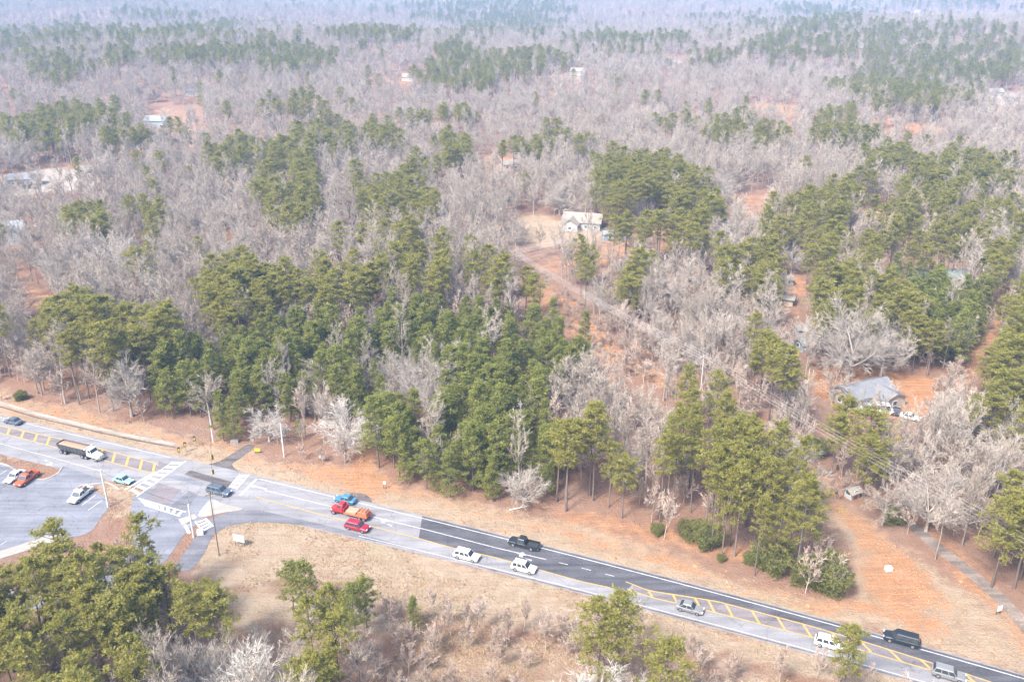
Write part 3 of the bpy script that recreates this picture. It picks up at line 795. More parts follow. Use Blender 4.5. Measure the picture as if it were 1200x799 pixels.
MODELS = {
    'pine_tree': [pine_tree(11, 20, .50, 2.9, 36, 9), pine_tree(12, 22, .56, 2.6, 32, 9), pine_tree(13, 17, .40, 3.6, 40, 9), pine_tree(14, 21, .58, 2.3, 28, 9), pine_tree(15, 19, .46, 2.6, 34, 9)],
    'young_pine': [pine_tree(21, 12, .10, 2.5, 46, 7, 'cone', 'young_needles', .66, 12, .14), pine_tree(22, 13, .14, 2.2, 46, 7, 'cone', 'young_needles', .64, 12, .14), pine_tree(23, 11, .08, 2.7, 46, 7, 'cone', 'young_needles', .68, 12, .14), pine_tree(25, 11, .12, 3.1, 50, 8, 'cone', 'young_needles', .7, 12, .15), pine_tree(26, 13, .3, 2.6, 36, 8, 'tall', 'young_needles', .72, 12, .15), pine_tree(24, 12.5, .2, 2.4, 42, 8, 'cone', 'young_needles', .66, 12, .14)],
    'bare_tree': [bare_tree(31, 16, .55, .20, 13, 5.8, .9, 2, 'grey_bark', 'grey_twigs', .22), bare_tree(32, 18, .70, .18, 11, 5.0, .70, 2, 'grey_bark', 'grey_twigs', .4), bare_tree(33, 14, .42, .20, 14, 5.6, 1.05, 2, 'grey_bark', 'grey_twigs', .14), bare_tree(34, 19, .72, .19, 10, 4.8, .6, 2, 'grey_bark', 'grey_twigs', .45), bare_tree(35, 13, .45, .17, 14, 5.2, 1.1, 2, 'grey_bark', 'grey_twigs', .12)],
    'bare_oak': [bare_tree(41, 13, .40, .42, 15, 8.2, 1.0, 3, 'pale_twigs', 'pale_twigs', .16, .021, 6, 9), bare_tree(42, 12, .36, .38, 14, 8.6, 1.05, 3, 'pale_twigs', 'pale_twigs', .18, .021, 6, 9), bare_tree(43, 14, .45, .40, 15, 7.6, .9, 3, 'pale_twigs', 'pale_twigs', .22, .021, 6, 9)],
    'white_barked_tree': [bare_tree(44, 12, .30, .42, 18, 8.2, 1.3, 3, 'white_limbs', 'white_limbs', .10, .024, 4, 8), bare_tree(45, 12, .34, .38, 17, 7.8, 1.2, 3, 'white_limbs', 'white_limbs', .12, .024, 4, 8)],
    'bare_sapling': [bare_tree(51, 5, .5, .06, 9, 2.6, .65, 2, 'brush_twigs', 'brush_twigs', .4, .026, 4, 4), bare_tree(52, 4, .4, .055, 9, 2.4, .75, 2, 'brush_twigs', 'brush_twigs', .35, .026, 4, 4), bare_tree(53, 6.5, .55, .07, 9, 3.0, .6, 2, 'brush_twigs', 'brush_twigs', .45, .026, 4, 4)],
    'evergreen_shrub': [shrub_model(61, 3.2, 1.9), shrub_model(62, 2.4, 1.6), shrub_model(63, 4.2, 2.4, 560)],
}
PARTS = {'evergreen_shrub': ('stem', 'foliage')}
CAT = {'pine_tree': 'pine tree', 'young_pine': 'pine tree', 'bare_tree': 'bare tree', 'bare_oak': 'oak tree', 'white_barked_tree': 'bare tree', 'bare_sapling': 'sapling', 'evergreen_shrub': 'shrub'}

def plant(kind, x, y, z, rz, sc, var, label, group=None):
    e = empty(kind, (x, y, z), rz, sc)
    tr, cr = MODELS[kind][var % len(MODELS[kind])]
    a, b = PARTS.get(kind, ('trunk', 'crown'))
    ob(a, tr, e); ob(b, cr, e)
    return tag(e, label, CAT[kind], group)

# pine stands, by where their crowns show on the picture: kind, outline, share of pines, label
STANDS = [
    ('young_pine', [(180, 465), (188, 436), (245, 415), (300, 392), (350, 376), (420, 386), (480, 362), (560, 366), (640, 376), (700, 382), (708, 405), (690, 430), (652, 450), (640, 480), (652, 520), (640, 575), (560, 580), (480, 566), (436, 545), (440, 505), (430, 462), (372, 462), (345, 470), (330, 500), (180, 498)], 1.0, 'conical green young pine in the dense plantation above the road', 'young pines of the plantation'),
    ('young_pine', [(322, 500), (345, 480), (372, 505), (415, 515), (420, 545), (380, 548), (325, 532)], .8, 'low young pine between the pale utility pole and the red dirt track', 'young pines beside the dirt track'),
    ('pine_tree', [(34, 372), (60, 354), (112, 360), (150, 374), (210, 374), (212, 420), (192, 436), (130, 424), (60, 408)], .85, 'tall pine in the clump above the grey brush and sidewalk', 'pines above the sidewalk'),
    ('pine_tree', [(225, 325), (280, 305), (340, 312), (352, 350), (330, 384), (250, 368)], .85, 'tall pine in the clump behind the young plantation', 'pines behind the plantation'),
    ('pine_tree', [(345, 305), (400, 288), (470, 300), (560, 320), (556, 372), (470, 366), (400, 384), (352, 370)], .42, 'pine mixed with bare trees behind the young plantation', 'mixed pines behind the plantation'),
    ('pine_tree', [(405, 232), (430, 208), (490, 198), (515, 240), (505, 290), (440, 290), (408, 270)], .45, 'pine in the loose wood beyond the plantation', 'pines of the loose wood'),
    ('pine_tree', [(296, 190), (330, 165), (372, 182), (380, 235), (340, 262), (300, 235)], .7, 'pine in the loose wood far beyond the plantation', 'pines of the far loose wood'),
    ('pine_tree', [(466, 290), (530, 278), (600, 300), (610, 340), (560, 345), (500, 330)], .5, 'pine among bare trees beside the tall wire pole', 'pines beside the tall wire pole'),
    ('pine_tree', [(690, 200), (720, 184), (790, 186), (838, 212), (842, 250), (800, 282), (744, 290), (694, 240)], .95, 'pine in the dense grove beside the cream house', 'pines beside the cream house'),
    ('pine_tree', [(640, 300), (690, 285), (700, 300), (665, 345), (645, 350)], .8, 'pine in the short row where the wires meet', 'pines where the wires meet'),
    ('pine_tree', [(700, 340), (745, 300), (770, 305), (740, 340), (712, 352)], .8, 'pine in the diagonal strip amid bare trees', 'pines of the diagonal strip'),
    ('pine_tree', [(836, 318), (870, 308), (880, 322), (850, 335)], .7, 'pine in the small clump amid bare trees', 'pines of the small clump'),
    ('pine_tree', [(880, 270), (900, 244), (960, 216), (1012, 204), (1080, 214), (1200, 236), (1200, 304), (1120, 288), (1060, 262), (1000, 292), (985, 320), (960, 330), (940, 314), (908, 318)], .58, 'pine in the wide belt beyond the red clearing', 'pines of the wide belt'),
    ('young_pine', [(1028, 328), (1050, 318), (1100, 326), (1150, 340), (1160, 362), (1146, 418), (1112, 424), (1085, 390), (1040, 356)], 1.0, 'green pine in the square plantation beside the long red track', 'pines of the square plantation'),
    ('pine_tree', [(1172, 366), (1200, 345), (1290, 340), (1290, 500), (1200, 492), (1150, 486), (1116, 462), (1150, 432)], .9, 'pine across the red track from the square plantation', 'pines across the red track'),
    ('pine_tree', [(868, 388), (880, 382), (940, 440), (936, 462), (910, 450)], .85, 'pine in the narrow hedge row behind the tin-roof house', 'pines of the narrow row'),
    ('pine_tree', [(770, 492), (810, 458), (852, 460), (872, 490), (905, 512), (950, 562), (952, 602), (900, 612), (860, 582), (800, 560), (778, 538)], .95, 'tall slender pine in the open stand between road and wire cut', 'tall pines of the open stand'),
    ('pine_tree', [(590, 540), (618, 502), (700, 488), (752, 510), (758, 560), (700, 580), (600, 590)], .6, 'tall pine mixed with grey bare trees at the wood edge', 'tall pines at the wood edge'),
    ('pine_tree', [(958, 480), (990, 465), (1040, 490), (1052, 520), (1020, 545), (966, 535)], .45, 'pine standing in front of the tin-roof house', 'pines in front of the tin-roof house'),
    ('pine_tree', [(1128, 580), (1180, 560), (1260, 570), (1260, 660), (1200, 660), (1140, 650)], .7, 'pine beside the dark driveway under the wires', 'pines beside the driveway'),
    ('pine_tree', [(-60, 668), (50, 646), (110, 622), (150, 606), (205, 612), (226, 640), (240, 660), (268, 690), (262, 724), (205, 732), (180, 770), (140, 800), (60, 900), (-100, 900)], .8, 'yellow-green pine in the grove beside the parking lot', 'pines beside the parking lot'),
    ('young_pine', [(325, 682), (345, 668), (380, 680), (430, 692), (436, 720), (400, 735), (330, 720)], .7, 'young pine on the edge of the straw verge', 'young pines on the verge edge'),
    ('pine_tree', [(336, 715), (380, 710), (420, 735), (430, 799), (330, 799)], .9, 'yellow-green pine beside the pale bare trees south of the road', 'pines south of the road'),
]
FAR = [(490, 58, 600, 95), (600, 58, 680, 80), (690, 38, 800, 52), (1000, 82, 1130, 140), (1060, 190, 1200, 232), (826, 138, 870, 172), (868, 150, 916, 176), (940, 112, 1024, 152), (40, 62, 110, 92), (110, 56, 172, 80),
       (180, 55, 300, 76), (300, 48, 400, 75), (628, 144, 682, 180), (514, 160, 560, 186), (428, 142, 470, 166), (350, 146, 412, 172), (264, 166, 345, 200), (200, 20, 290, 40), (380, 34, 470, 46), (890, 52, 1000, 62),
       (1100, 62, 1200, 92), (-20, 130, 170, 170), (60, 80, 100, 92), (860, 110, 900, 120), (960, 150, 1020, 165), (300, 110, 370, 130), (1010, 175, 1060, 190), (540, 70, 640, 80), (830, 60, 860, 75), (75, 240, 120, 265), (165, 240, 190, 262)]
BRK = [(480, 445, 34), (405, 495, 42), (313, 488, 32), (440, 425, 14)]     # gaps in the plantation

def lay(y0, y1, step, xm):
    Y = np.arange(y0, y1, step); out = []
    for y in Y:
        half = max(xm, (y + 60) * .66)
        X = np.arange(-half, half, step)
        out.append(np.stack([X + rng.uniform(-.45, .45, len(X)) * step, y + rng.uniform(-.45, .45, len(X)) * step], 1))
    return np.concatenate(out)
def blocked(x, y):
    px, py = proj(x, y, hills(x, y))
    b = np.zeros(x.shape, bool)
    for p_ in NOTREE: b |= inpoly(px, py, p_)
    b |= (y < ytop(x) + 3) & (y > ybot(x) - 2.5) & (x > -400) & (x < 300) & (y < 300)
    return b
OPEN = [(-50, 470), (0, 486), (209, 534), (300, 555), (500, 607), (640, 642), (840, 688), (1200, 790), (1200, 836), (1000, 782), (846, 740), (660, 700), (480, 712), (380, 668), (330, 665), (300, 690), (262, 690), (236, 640), (214, 612), (190, 606), (150, 603), (110, 612), (50, 622), (-50, 630)]
EDGE = [(640, 585), (760, 595), (960, 610), (1010, 640), (1010, 715), (880, 695), (640, 625)]
HOUSEGAP = [(-20, 256), (34, 256), (38, 286), (-20, 290)]
YARD = [(968, 446), (1000, 438), (1046, 440), (1090, 470), (1085, 498), (1010, 492), (980, 476)]
BASE = []                  # x, y, z, kind, scale, rot, variant, stand
bands = [(60, 250, 3.5, 110), (250, 480, 5.2, 150), (480, 900, 7.2, 150), (900, 1800, 10.5, 150), (1800, 3200, 15, 150), (3200, 5200, 24, 150)]
for bi, (y0, y1, st, xm) in enumerate(bands):
    c = lay(y0, y1, st, xm); x, y = c[:, 0], c[:, 1]
    ok = ~blocked(x, y); x, y = x[ok], y[ok]; z = hills(x, y)
    n = len(x)
    kind = np.full(n, -1); stand = np.full(n, -1)
    shade = np.zeros(n, bool)                 # no tree grows where it would overhang the road, lot or verge
    if y0 < 250:
        for hh in (4, 8, 12, 15, 18):
            a = proj(x, y, z + hh)
            for p_ in (LOT, W_VERGE, SLIP, S_VERGE, OPEN):
                if p_ is LOT and hh > 10: continue
                shade |= inpoly(a[0], a[1], p_)
    tall_px = proj(x, y, z + 14); low_px = proj(x, y, z + 6.5)
    if y0 < 900:
        keepc = rng.random(n) < (.9 if y0 < 250 else .55)
        for hh in (7, 12):
            a = proj(x, y, z + hh)
            for p_ in [c_[0] for c_ in CLEAR] + [YARD, HOUSEGAP]: shade |= inpoly(a[0], a[1], p_) & keepc
            shade |= inpoly(a[0], a[1], CORRIDOR) & (rng.random(n) < .8)
    u = rng.random(n)
    for si, (k, poly, share, *_r) in enumerate(STANDS):
        a = tall_px if k == 'pine_tree' else low_px
        ins = inpoly(a[0], a[1], poly) & (stand < 0)
        if y0 < 250 and k == 'pine_tree': keep = ins & (u < (.85 if si == 20 else .6) * share)
        elif y0 < 250: keep = ins & (u < share * np.where(vnoise(x, y, 14, 77) > .68, .35, .82))
        elif k == 'young_pine': keep = ins & (u < share)
        else: keep = ins & (u < .9 * share)
        kind[keep] = 0 if k == 'pine_tree' else 1
        stand[ins] = si
    for cx, cy, rr_ in BRK:
        hole = (np.hypot((low_px[0] - cx), (low_px[1] - cy) * 1.3) < rr_) & (kind == 1)
        kind[hole] = -2
    for a, b, c_, d_ in FAR:
        e = ((tall_px[0] - (a + c_) / 2) / ((c_ - a) / 2)) ** 2 + ((tall_px[1] - (b + d_) / 2) / ((d_ - b) / 2)) ** 2
        e += (vnoise(x, y, 90, 5) - .5) * 3.0 + (vnoise(x, y, 25, 6) - .5) * 2.2
        kind[(e < .75) & (u < .62) & (kind == -1)] = 0
    # loose pines in the rest: patches by noise, more of them far off
    nz = vnoise(x, y, 130, 3) * .6 + vnoise(x, y, 45, 4) * .4
    nf = vnoise(x, y / 2.2, 210, 8) * .65 + vnoise(x, y, 60, 9) * .35
    thr = .80 if y0 < 900 else .60
    free = (kind == -1) & (stand < 0)
    kind[free & ((nz > .74) | ((nf > thr) if y0 >= 480 else False)) & (u < .55) & (y > 200)] = 0
    kind[free & (u > .985) & (y > 180)] = 0
    # bare trees fill what is left
    pxg, pyg = proj(x, y, z)
    brush = inpoly(pxg, pyg, BRUSH)
    rest = kind == -1
    u2 = rng.random(n)
    p_b = np.where(stand >= 0, .26, .46) if y0 < 250 else np.full(n, .8)
    # the open floor of the tall stand stays open
    for si in (16, 17):
        p_b = np.where(stand == si, .06, p_b)
    p_b = np.where(inpoly(pxg, pyg, EDGE), 0, p_b)
    kind[rest & (u2 < p_b)] = 2
    kind[brush & (kind >= 0)] = -1
    kind[brush & (u2 < .75)] = 4
    kind[(kind == -1) & (u2 > np.where((stand == 16) | (stand == 17), .9, .62)) & (y < 300) & ~brush & (stand != 0)] = 4
    kind[(kind == 2) & (u > .93) & (y < 700)] = 3
    kind[shade & (kind != 4)] = -1
    kind[shade & (kind == 4) & ~brush] = -1
    names = ['pine_tree', 'young_pine', 'bare_tree', 'bare_oak', 'bare_sapling']
    grow_ = [1, 1, 1, 1.1, 1.25, 1.7][bi]
    for i in np.nonzero(kind >= 0)[0]:
        k = int(kind[i])
        s_ = random.uniform(.78, 1.12) * (grow_ if k != 4 else 1)
        if k == 1: s_ = random.choice((.62, .8, .9, 1.0, 1.05, 1.2)) * random.uniform(.92, 1.1)
        wd_ = random.uniform(.88, 1.22)
        if k == 3: s_ *= .8
        if k == 4: s_ *= 1.05 if brush[i] else 1.5
        if stand[i] == 1: s_ *= .5
        if k == 0: s_ *= .9; wd_ *= 1.1
        if k == 0 and stand[i] == 20: s_ *= .92
        if k == 0 and stand[i] == 22: s_ *= .85
        if k == 0 and stand[i] == 16: s_ *= 1.12; wd_ *= .72
        BASE.append((x[i], y[i], z[i], names[k], (s_ * wd_, s_ * wd_, s_), random.uniform(0, 6.283), random.randrange(60), int(stand[i])))

# knee-high brush in the wire cut
cg = np.array([(p.x, p.y) for p in gp(CORRIDOR)])
cp_ = rng.uniform(cg.min(0), cg.max(0), (5200, 2)); cp_ = cp_[inpoly(cp_[:, 0], cp_[:, 1], cg)]
cp_ = cp_[vnoise(cp_[:, 0], cp_[:, 1], 9, 31) > .42]
for x_, y_ in cp_:
    s_ = random.uniform(.18, .42)
    BASE.append((x_, y_, float(hills(x_, y_)), 'bare_sapling', (s_ * 1.2, s_ * 1.2, s_), random.uniform(0, 6.283), random.randrange(60), -1))
print('corridor brush', len(cp_))

# single trees and shrubs that stand out
DONE = []
def single(kind, px, py, sc, var, label, group=None):
    g = G(px, py)
    plant(kind, g.x, g.y, g.z, random.uniform(0, 6.28), sc, var, label, group)
    DONE.append((g.x, g.y, 1.5 if kind == 'evergreen_shrub' else 4.5 * sc if 'pine' in kind else 9 * sc))
single('white_barked_tree', 409, 524, .98, 0, 'white-limbed spreading bare tree beside the red dirt track')
single('white_barked_tree', 316, 517, .74, 1, 'small white-limbed bare tree in front of the young plantation by a pole')
single('bare_oak', 484, 482, .85, 2, 'bare oak standing in the gap inside the young plantation')
single('bare_oak', 993, 446, 1.45, 0, 'very large pale bare oak behind the tin-roof house')
single('bare_oak', 1032, 440, 1.15, 1, 'large bare oak next to the biggest oak behind the tin-roof house')
single('bare_oak', 155, 488, 1.05, 2, 'rounded grey bare oak at the top of the sidewalk bank')
single('bare_oak', 140, 335, 1.3, 1, 'broad pale bare oak in the grey wood beyond the sidewalk pines')
single('bare_oak', 100, 330, 1.1, 0, 'broad bare oak beside another broad oak beyond the sidewalk pines')
single('bare_oak', 1160, 322, 1.2, 2, 'broad bare oak beyond the square pine plantation')
single('bare_oak', 845, 240, 1.1, 1, 'broad bare oak beside the grove where the wires cross')
single('white_barked_tree', 268, 835, .95, 1, 'pale many-limbed bare tree south of the road beside the pine grove')
single('white_barked_tree', 312, 850, 1.05, 0, 'pale tall bare tree south of the road between two pine groups')
single('white_barked_tree', 705, 848, .85, 0, 'bleached bare tree growing under the broad pine south of the road')
single('bare_oak', 1110, 520, .95, 2, 'grey bare oak beside the parked white cars of the tin-roof house')
single('bare_oak', 1085, 622, 1.0, 1, 'grey bare oak beside the dark driveway under the wires')
single('bare_oak', 1180, 540, .95, 0, 'grey bare oak across the driveway from the tin-roof house')
for px, py, sc, lb in ((236, 815, .75, 'pale twiggy bare tree against the pine grove south of the road'), (288, 800, .7, 'pale twiggy bare tree before the two large pale ones'), (345, 838, .8, 'pale twiggy bare tree beside the small pine group south of the road')):
    single('bare_oak', px, py, sc, 1, lb)
single('pine_tree', 700, 822, 1.0, 2, 'broad yellow-green pine rising over the pale lane south of the road')
single('pine_tree', 722, 815, .92, 0, 'second stem of the broad pine pair over the pale lane')
single('pine_tree', 772, 862, .95, 2, 'rounded bright green pine south of the road near the grey car')
single('pine_tree', 985, 835, .80, 4, 'small-crowned pine hiding the white car on the pale lane')
for px, py, sc, lb in ((345, 722, .8, 'dark young pine at the straw edge beside the pale twiggy trees'), (362, 735, .95, 'taller dark young pine behind the straw edge'), (430, 735, .75, 'rounded young pine at the corner of the straw verge'), (418, 752, .85, 'young pine behind the pointed one beside the straw verge')):
    single('young_pine', px, py, sc, 4, lb)
for px, py, sc, var, lb in ((395, 800, .8, 1, 'yellow-green pine between the brush and the small pine group'), (372, 812, .85, 3, 'yellow-green pine behind the young pines south of the road'), (255, 760, .7, 4, 'small pine at the edge of the grove beside the straw corner')):
    single('pine_tree', px, py, sc, var, lb)
for px, py, sc, var, lb in ((1162, 688, .95, 2, 'full green pine beside the dark driveway across from the mailbox'), (1188, 690, 1.0, 2, 'fuller green pine next to another beside the dark driveway'), (1205, 705, .9, 0, 'green pine at the mouth of the dark driveway')):
    single('pine_tree', px, py, sc * 1.1, var, lb)
single('young_pine', 486, 738, .55, 0, 'lone small dark pine on the straw verge south of the road')
single('young_pine', 405, 735, .65, 2, 'dark young pine with a pointed top beside the straw verge')
for px, py, sc, var, lb in ((966, 690, 1.7, 2, 'large rounded evergreen shrub at the corner of the red clearing'), (940, 683, 1.1, 0, 'evergreen shrub pressed against the largest rounded shrub'),
                            (905, 668, 1.45, 2, 'wide olive shrub at the foot of the tall open pines'), (882, 660, 1.0, 1, 'low olive shrub next to the wide one at the pine feet'),
                            (828, 640, 1.2, 2, 'upright olive shrub at the foot of the open stand'), (808, 630, 1.1, 0, 'upright olive shrub beside grey saplings at the wood edge'),
                            (770, 625, .8, 1, 'small green shrub alone at the wood edge'), (845, 657, .5, 1, 'tiny green shrub on the red bank below the pines'),
                            (1045, 612, 1.1, 0, 'dark shrub between the wires and the pale shed'), (25, 468, .9, 1, 'dark low shrub on the clay bank above the sidewalk'), (590, 240, 1.6, 0, 'dark shrub beside the straw yard of the cream house'), (955, 535, 1.1, 2, 'dark evergreen shrub beside the red gap before the tin-roof house')):
    single('evergreen_shrub', px, py, sc, var, lb)
DX = np.array(DONE)
BASE = [b for b in BASE if not (np.hypot(DX[:, 0] - b[0], DX[:, 1] - b[1]) < DX[:, 2] * (.55 if b[3] != 'bare_sapling' else .3)).any()]

MARKS = [(G(*p), t) for p, t in (((275, 535), 'driveway stub'), ((425, 545), 'red dirt track'), ((470, 572), 'verge above the red truck'), ((600, 598), 'fallen branch'), ((484, 482), 'bare oak in the gap'), ((205, 515), 'sidewalk end'), ((603, 345), 'tall wire pole'),
         ((850, 620), 'olive shrubs'), ((1009, 468), 'tin-roof house'), ((946, 408), 'pale blue shed'), ((1110, 650), 'dark driveway'), ((966, 690), 'large rounded shrub'), ((281, 639), 'white sign board'), ((240, 618), 'slip-lane crosswalk'), ((30, 645), 'parking lot footway'),
         ((486, 738), 'lone small pine'), ((710, 818), 'broad pine pair'), ((985, 835), 'small-crowned pine'), ((760, 440), 'wire cut'), ((683, 266), 'cream house'), ((0, 470), 'yellow warning sign'), ((360, 380), 'woods behind the plantation'), ((560, 800), 'open brush'), ((155, 488), 'rounded grey oak'), ((1140, 420), 'long red track'), ((998, 582), 'tiny pale shed'))]
def nearest_mark(x, y): return min(MARKS, key=lambda m_: (m_[0].x - x) ** 2 + (m_[0].y - y) ** 2)[1]
ZONES = [  # bare trees: what they stand by (ground outline on the picture), first that holds
    ([(-200, 300), (260, 380), (300, 530), (-200, 460)], 'on the bank above the sidewalk'),
    ([(640, 300), (960, 300), (1000, 600), (640, 620)], 'in the wood between the wire cut and the road'),
    ([(300, 330), (640, 330), (660, 620), (300, 560)], 'among the young pines'),
    ([(930, 380), (1300, 380), (1300, 800), (950, 560)], 'in the wood round the tin-roof house'),
    ([(-300, 600), (480, 690), (480, 1100), (-300, 1100)], 'between the pine grove and the straw verge south of the road'),
    ([(430, 700), (1400, 800), (1400, 1200), (430, 1200)], 'in the thin brush south of the road'),
]
KINDTXT = {'bare_tree': 'grey leafless tree ', 'bare_oak': 'pale spreading leafless oak ', 'bare_sapling': 'thin pinkish leafless sapling ', 'pine_tree': 'lone green pine ', 'young_pine': 'young green pine '}
FORESTS = {'pine_tree': ('pine_forest', 'green pines of the wooded hills', 'forest'), 'young_pine': ('young_pine_forest', 'young green pines filling the plantations', 'forest'), 'bare_tree': ('bare_forest', 'grey leafless woods reaching to the hazy hills', 'forest'),
           'bare_oak': ('bare_oak_wood', 'pale spreading leafless oaks of the far woods', 'forest'), 'bare_sapling': ('leafless_underbrush', 'pinkish leafless underbrush below the woods', 'underbrush')}
def gn_scatter(name, pts, models):
    """one object that draws a tree model at each of its points"""
    me = bpy.data.meshes.new(name)
    co = np.array([(p[0], p[1], p[2]) for p in pts], np.float32)
    me.vertices.add(len(co)); me.vertices.foreach_set('co', co.ravel())
    for nm, ty, val in (('sc', 'FLOAT_VECTOR', np.array([p[4] for p in pts]).ravel()), ('rz', 'FLOAT', [p[5] for p in pts]), ('var', 'INT', [p[6] % len(models) for p in pts])):
        a = me.attributes.new(nm, ty, 'POINT'); a.data.foreach_set('vector' if ty == 'FLOAT_VECTOR' else 'value', val)
    o = ob(name, me)
    g = bpy.data.node_groups.new(name, 'GeometryNodeTree')
    g.interface.new_socket('Geometry', in_out='INPUT', socket_type='NodeSocketGeometry')
    g.interface.new_socket('Geometry', in_out='OUTPUT', socket_type='NodeSocketGeometry')
    N = g.nodes.new; L = g.links.new
    gi, go = N('NodeGroupInput'), N('NodeGroupOutput')
    iop = N('GeometryNodeInstanceOnPoints'); iop.inputs['Pick Instance'].default_value = True
    m2p = N('GeometryNodeMeshToPoints')
    L(gi.outputs[0], m2p.inputs[0]); L(m2p.outputs[0], iop.inputs['Points'])
    jn = N('GeometryNodeJoinGeometry')
    for tr_o, cr_o in reversed(models):       # join adds on top: keep the order
        j = N('GeometryNodeJoinGeometry')
        for oo in (tr_o, cr_o):
            oi = N('GeometryNodeObjectInfo'); oi.transform_space = 'ORIGINAL'
            oi.inputs['Object'].default_value = oo; L(oi.outputs['Geometry'], j.inputs[0])
        gti = N('GeometryNodeGeometryToInstance'); L(j.outputs[0], gti.inputs[0]); L(gti.outputs[0], jn.inputs[0])
    L(jn.outputs[0], iop.inputs['Instance'])
    def at(nm, ty):
        n = N('GeometryNodeInputNamedAttribute'); n.data_type = ty; n.inputs[0].default_value = nm; return n.outputs[0]
    L(at('var', 'INT'), iop.inputs['Instance Index'])
    cx = N('ShaderNodeCombineXYZ'); L(at('rz', 'FLOAT'), cx.inputs[2]); L(cx.outputs[0], iop.inputs['Rotation'])
    L(at('sc', 'FLOAT_VECTOR'), iop.inputs['Scale'])
    L(iop.outputs[0], go.inputs[0])
    md = o.modifiers.new('scatter', 'NODES'); md.node_group = g
    return o
for kind in ('pine_tree', 'young_pine', 'bare_tree', 'bare_oak', 'bare_sapling'):
    P_ = [b for b in BASE if b[3] == kind]
    arr = np.array([(b[0], b[1], b[2] + 8) for b in P_])
    px, py = proj(arr[:, 0], arr[:, 1], arr[:, 2])
    inside = (px > -30) & (px < 1230) & (py > -30) & (py < 880)
    d = np.hypot(arr[:, 0], arr[:, 1]) + np.where(inside, 0, 1e6)
    order = np.argsort(d)
    nind = {'pine_tree': 290, 'young_pine': 290, 'bare_tree': 290, 'bare_oak': 120, 'bare_sapling': 290}[kind]
    pick = set(int(i) for i in order[:nind] if d[i] < (330 if kind != 'bare_oak' else 500))
    proto = {}
    for i in pick:
        b = P_[i]
        if b[7] >= 0 and kind in ('pine_tree', 'young_pine'):
            gr = STANDS[b[7]][4]; lb = 'green ' + gr.replace('pines', 'pine', 1)
        else:
            gx_, gy_ = proj(np.array([b[0]]), np.array([b[1]]), np.array([b[2]]))
            where = 'in the woods beyond the plantation'
            for poly, tx in ZONES:
                if inpoly(gx_, gy_, poly)[0]: where = tx; break
            lb = KINDTXT[kind].strip(); gr = KINDTXT[kind] + where; gr = gr.replace('leafless tree', 'leafless trees').replace('oak ', 'oaks ').replace('sapling ', 'saplings ').replace('pine ', 'pines ')
        mk = nearest_mark(b[0], b[1])
        lb = lb + ', nearest the ' + mk; gr = (gr if b[7] >= 0 and kind in ('pine_tree', 'young_pine') else lb.split(',')[0] + 's') + ' nearest the ' + mk
        e = plant(kind, b[0], b[1], b[2], b[5], b[4], b[6], lb, gr)
        proto.setdefault(b[6] % len(MODELS[kind]), tuple(e.children))
    left = [P_[i] for i in range(len(P_)) if i not in pick]
    mods = []
    for k in range(len(MODELS[kind])):
        mods.append(proto[k])
    nm, lb, ct = FORESTS[kind]
    if left:
        tag(gn_scatter(nm, left, mods), lb, ct, kind='stuff')
    print(kind, len(P_), 'individual', len(pick))

# ------------------------------------------------------------------ vehicles
mat('tyre', (0.022, 0.022, 0.023), .9, var=.2, scale=8); mat('rim', (0.324, 0.331, 0.346), .4, .6, var=.1, scale=6)
mat('car_glass', (.035, .045, .055), .12, 0, var=.1, scale=1, spec=.6)
mat('headlight', (.75, .75, .72), .25, var=.05, spec=.6); mat('taillight', (.45, .03, .03), .3, var=.1, spec=.5)
mat('trim_black', (.035, .035, .037), .7, var=.2, scale=5); mat('plate', (.7, .7, .7), .6, var=.05)
for nm, c in (('white', (.80, .80, .79)), ('silver', (.24, .245, .25)), ('grey', (.22, .225, .235)), ('black', (.022, .028, .034)), ('dark_blue', (.045, .065, .10)), ('blue', (.06, .22, .36)), ('teal', (.30, .52, .56)),
              ('red', (.52, .03, .035)), ('maroon', (.34, .02, .045)), ('orange_red', (.60, .11, .04)), ('slate', (.10, .13, .17)), ('charcoal', (.05, .055, .065))):
    mat('paint_' + nm, tuple(a * .74 for a in c), .32, .0, var=.06, scale=1.5, spec=.5)

def ring(x, hw, z0, z1, ch=.10):
    """rounded rectangle across the car at station x"""
    c = min(ch, hw * .4, (z1 - z0) * .4)
    return [(x, -hw + c, z0), (x, hw - c, z0), (x, hw, z0 + c), (x, hw, z1 - c), (x, hw - c * 1.3, z1), (x, -hw + c * 1.3, z1), (x, -hw, z1 - c), (x, -hw, z0 + c)]

def wheel(parent, x, y, r, wd):
    mb = MB().tube((x, y - wd / 2, r), (x, y + wd / 2, r), r, n=14)
    t = mb.build('wheel', 'tyre', parent)
    s = 1 if y > 0 else -1
    MB().tube((x, y + s * (wd / 2 - .02), r), (x, y + s * (wd / 2 + .015), r), r * .62, n=12).build('rim', 'rim', t)

def glass_quad(name, parent, pts, off=.012, sh=.06):
    """a pane lying proud on a cabin face"""
    P_ = [Vector(p) for p in pts]; n = (P_[1] - P_[0]).cross(P_[3] - P_[0]).normalized(); c = sum(P_, Vector()) / 4
    if n.dot(c - Vector((c.x * .6, 0, .9))) < 0: n = -n
    q_ = [p + (c - p) * sh + n * off for p in P_]; b_ = [p + (c - p) * sh - n * .02 for p in P_]
    MB().hexa(b_, q_).build(name, 'car_glass', parent)

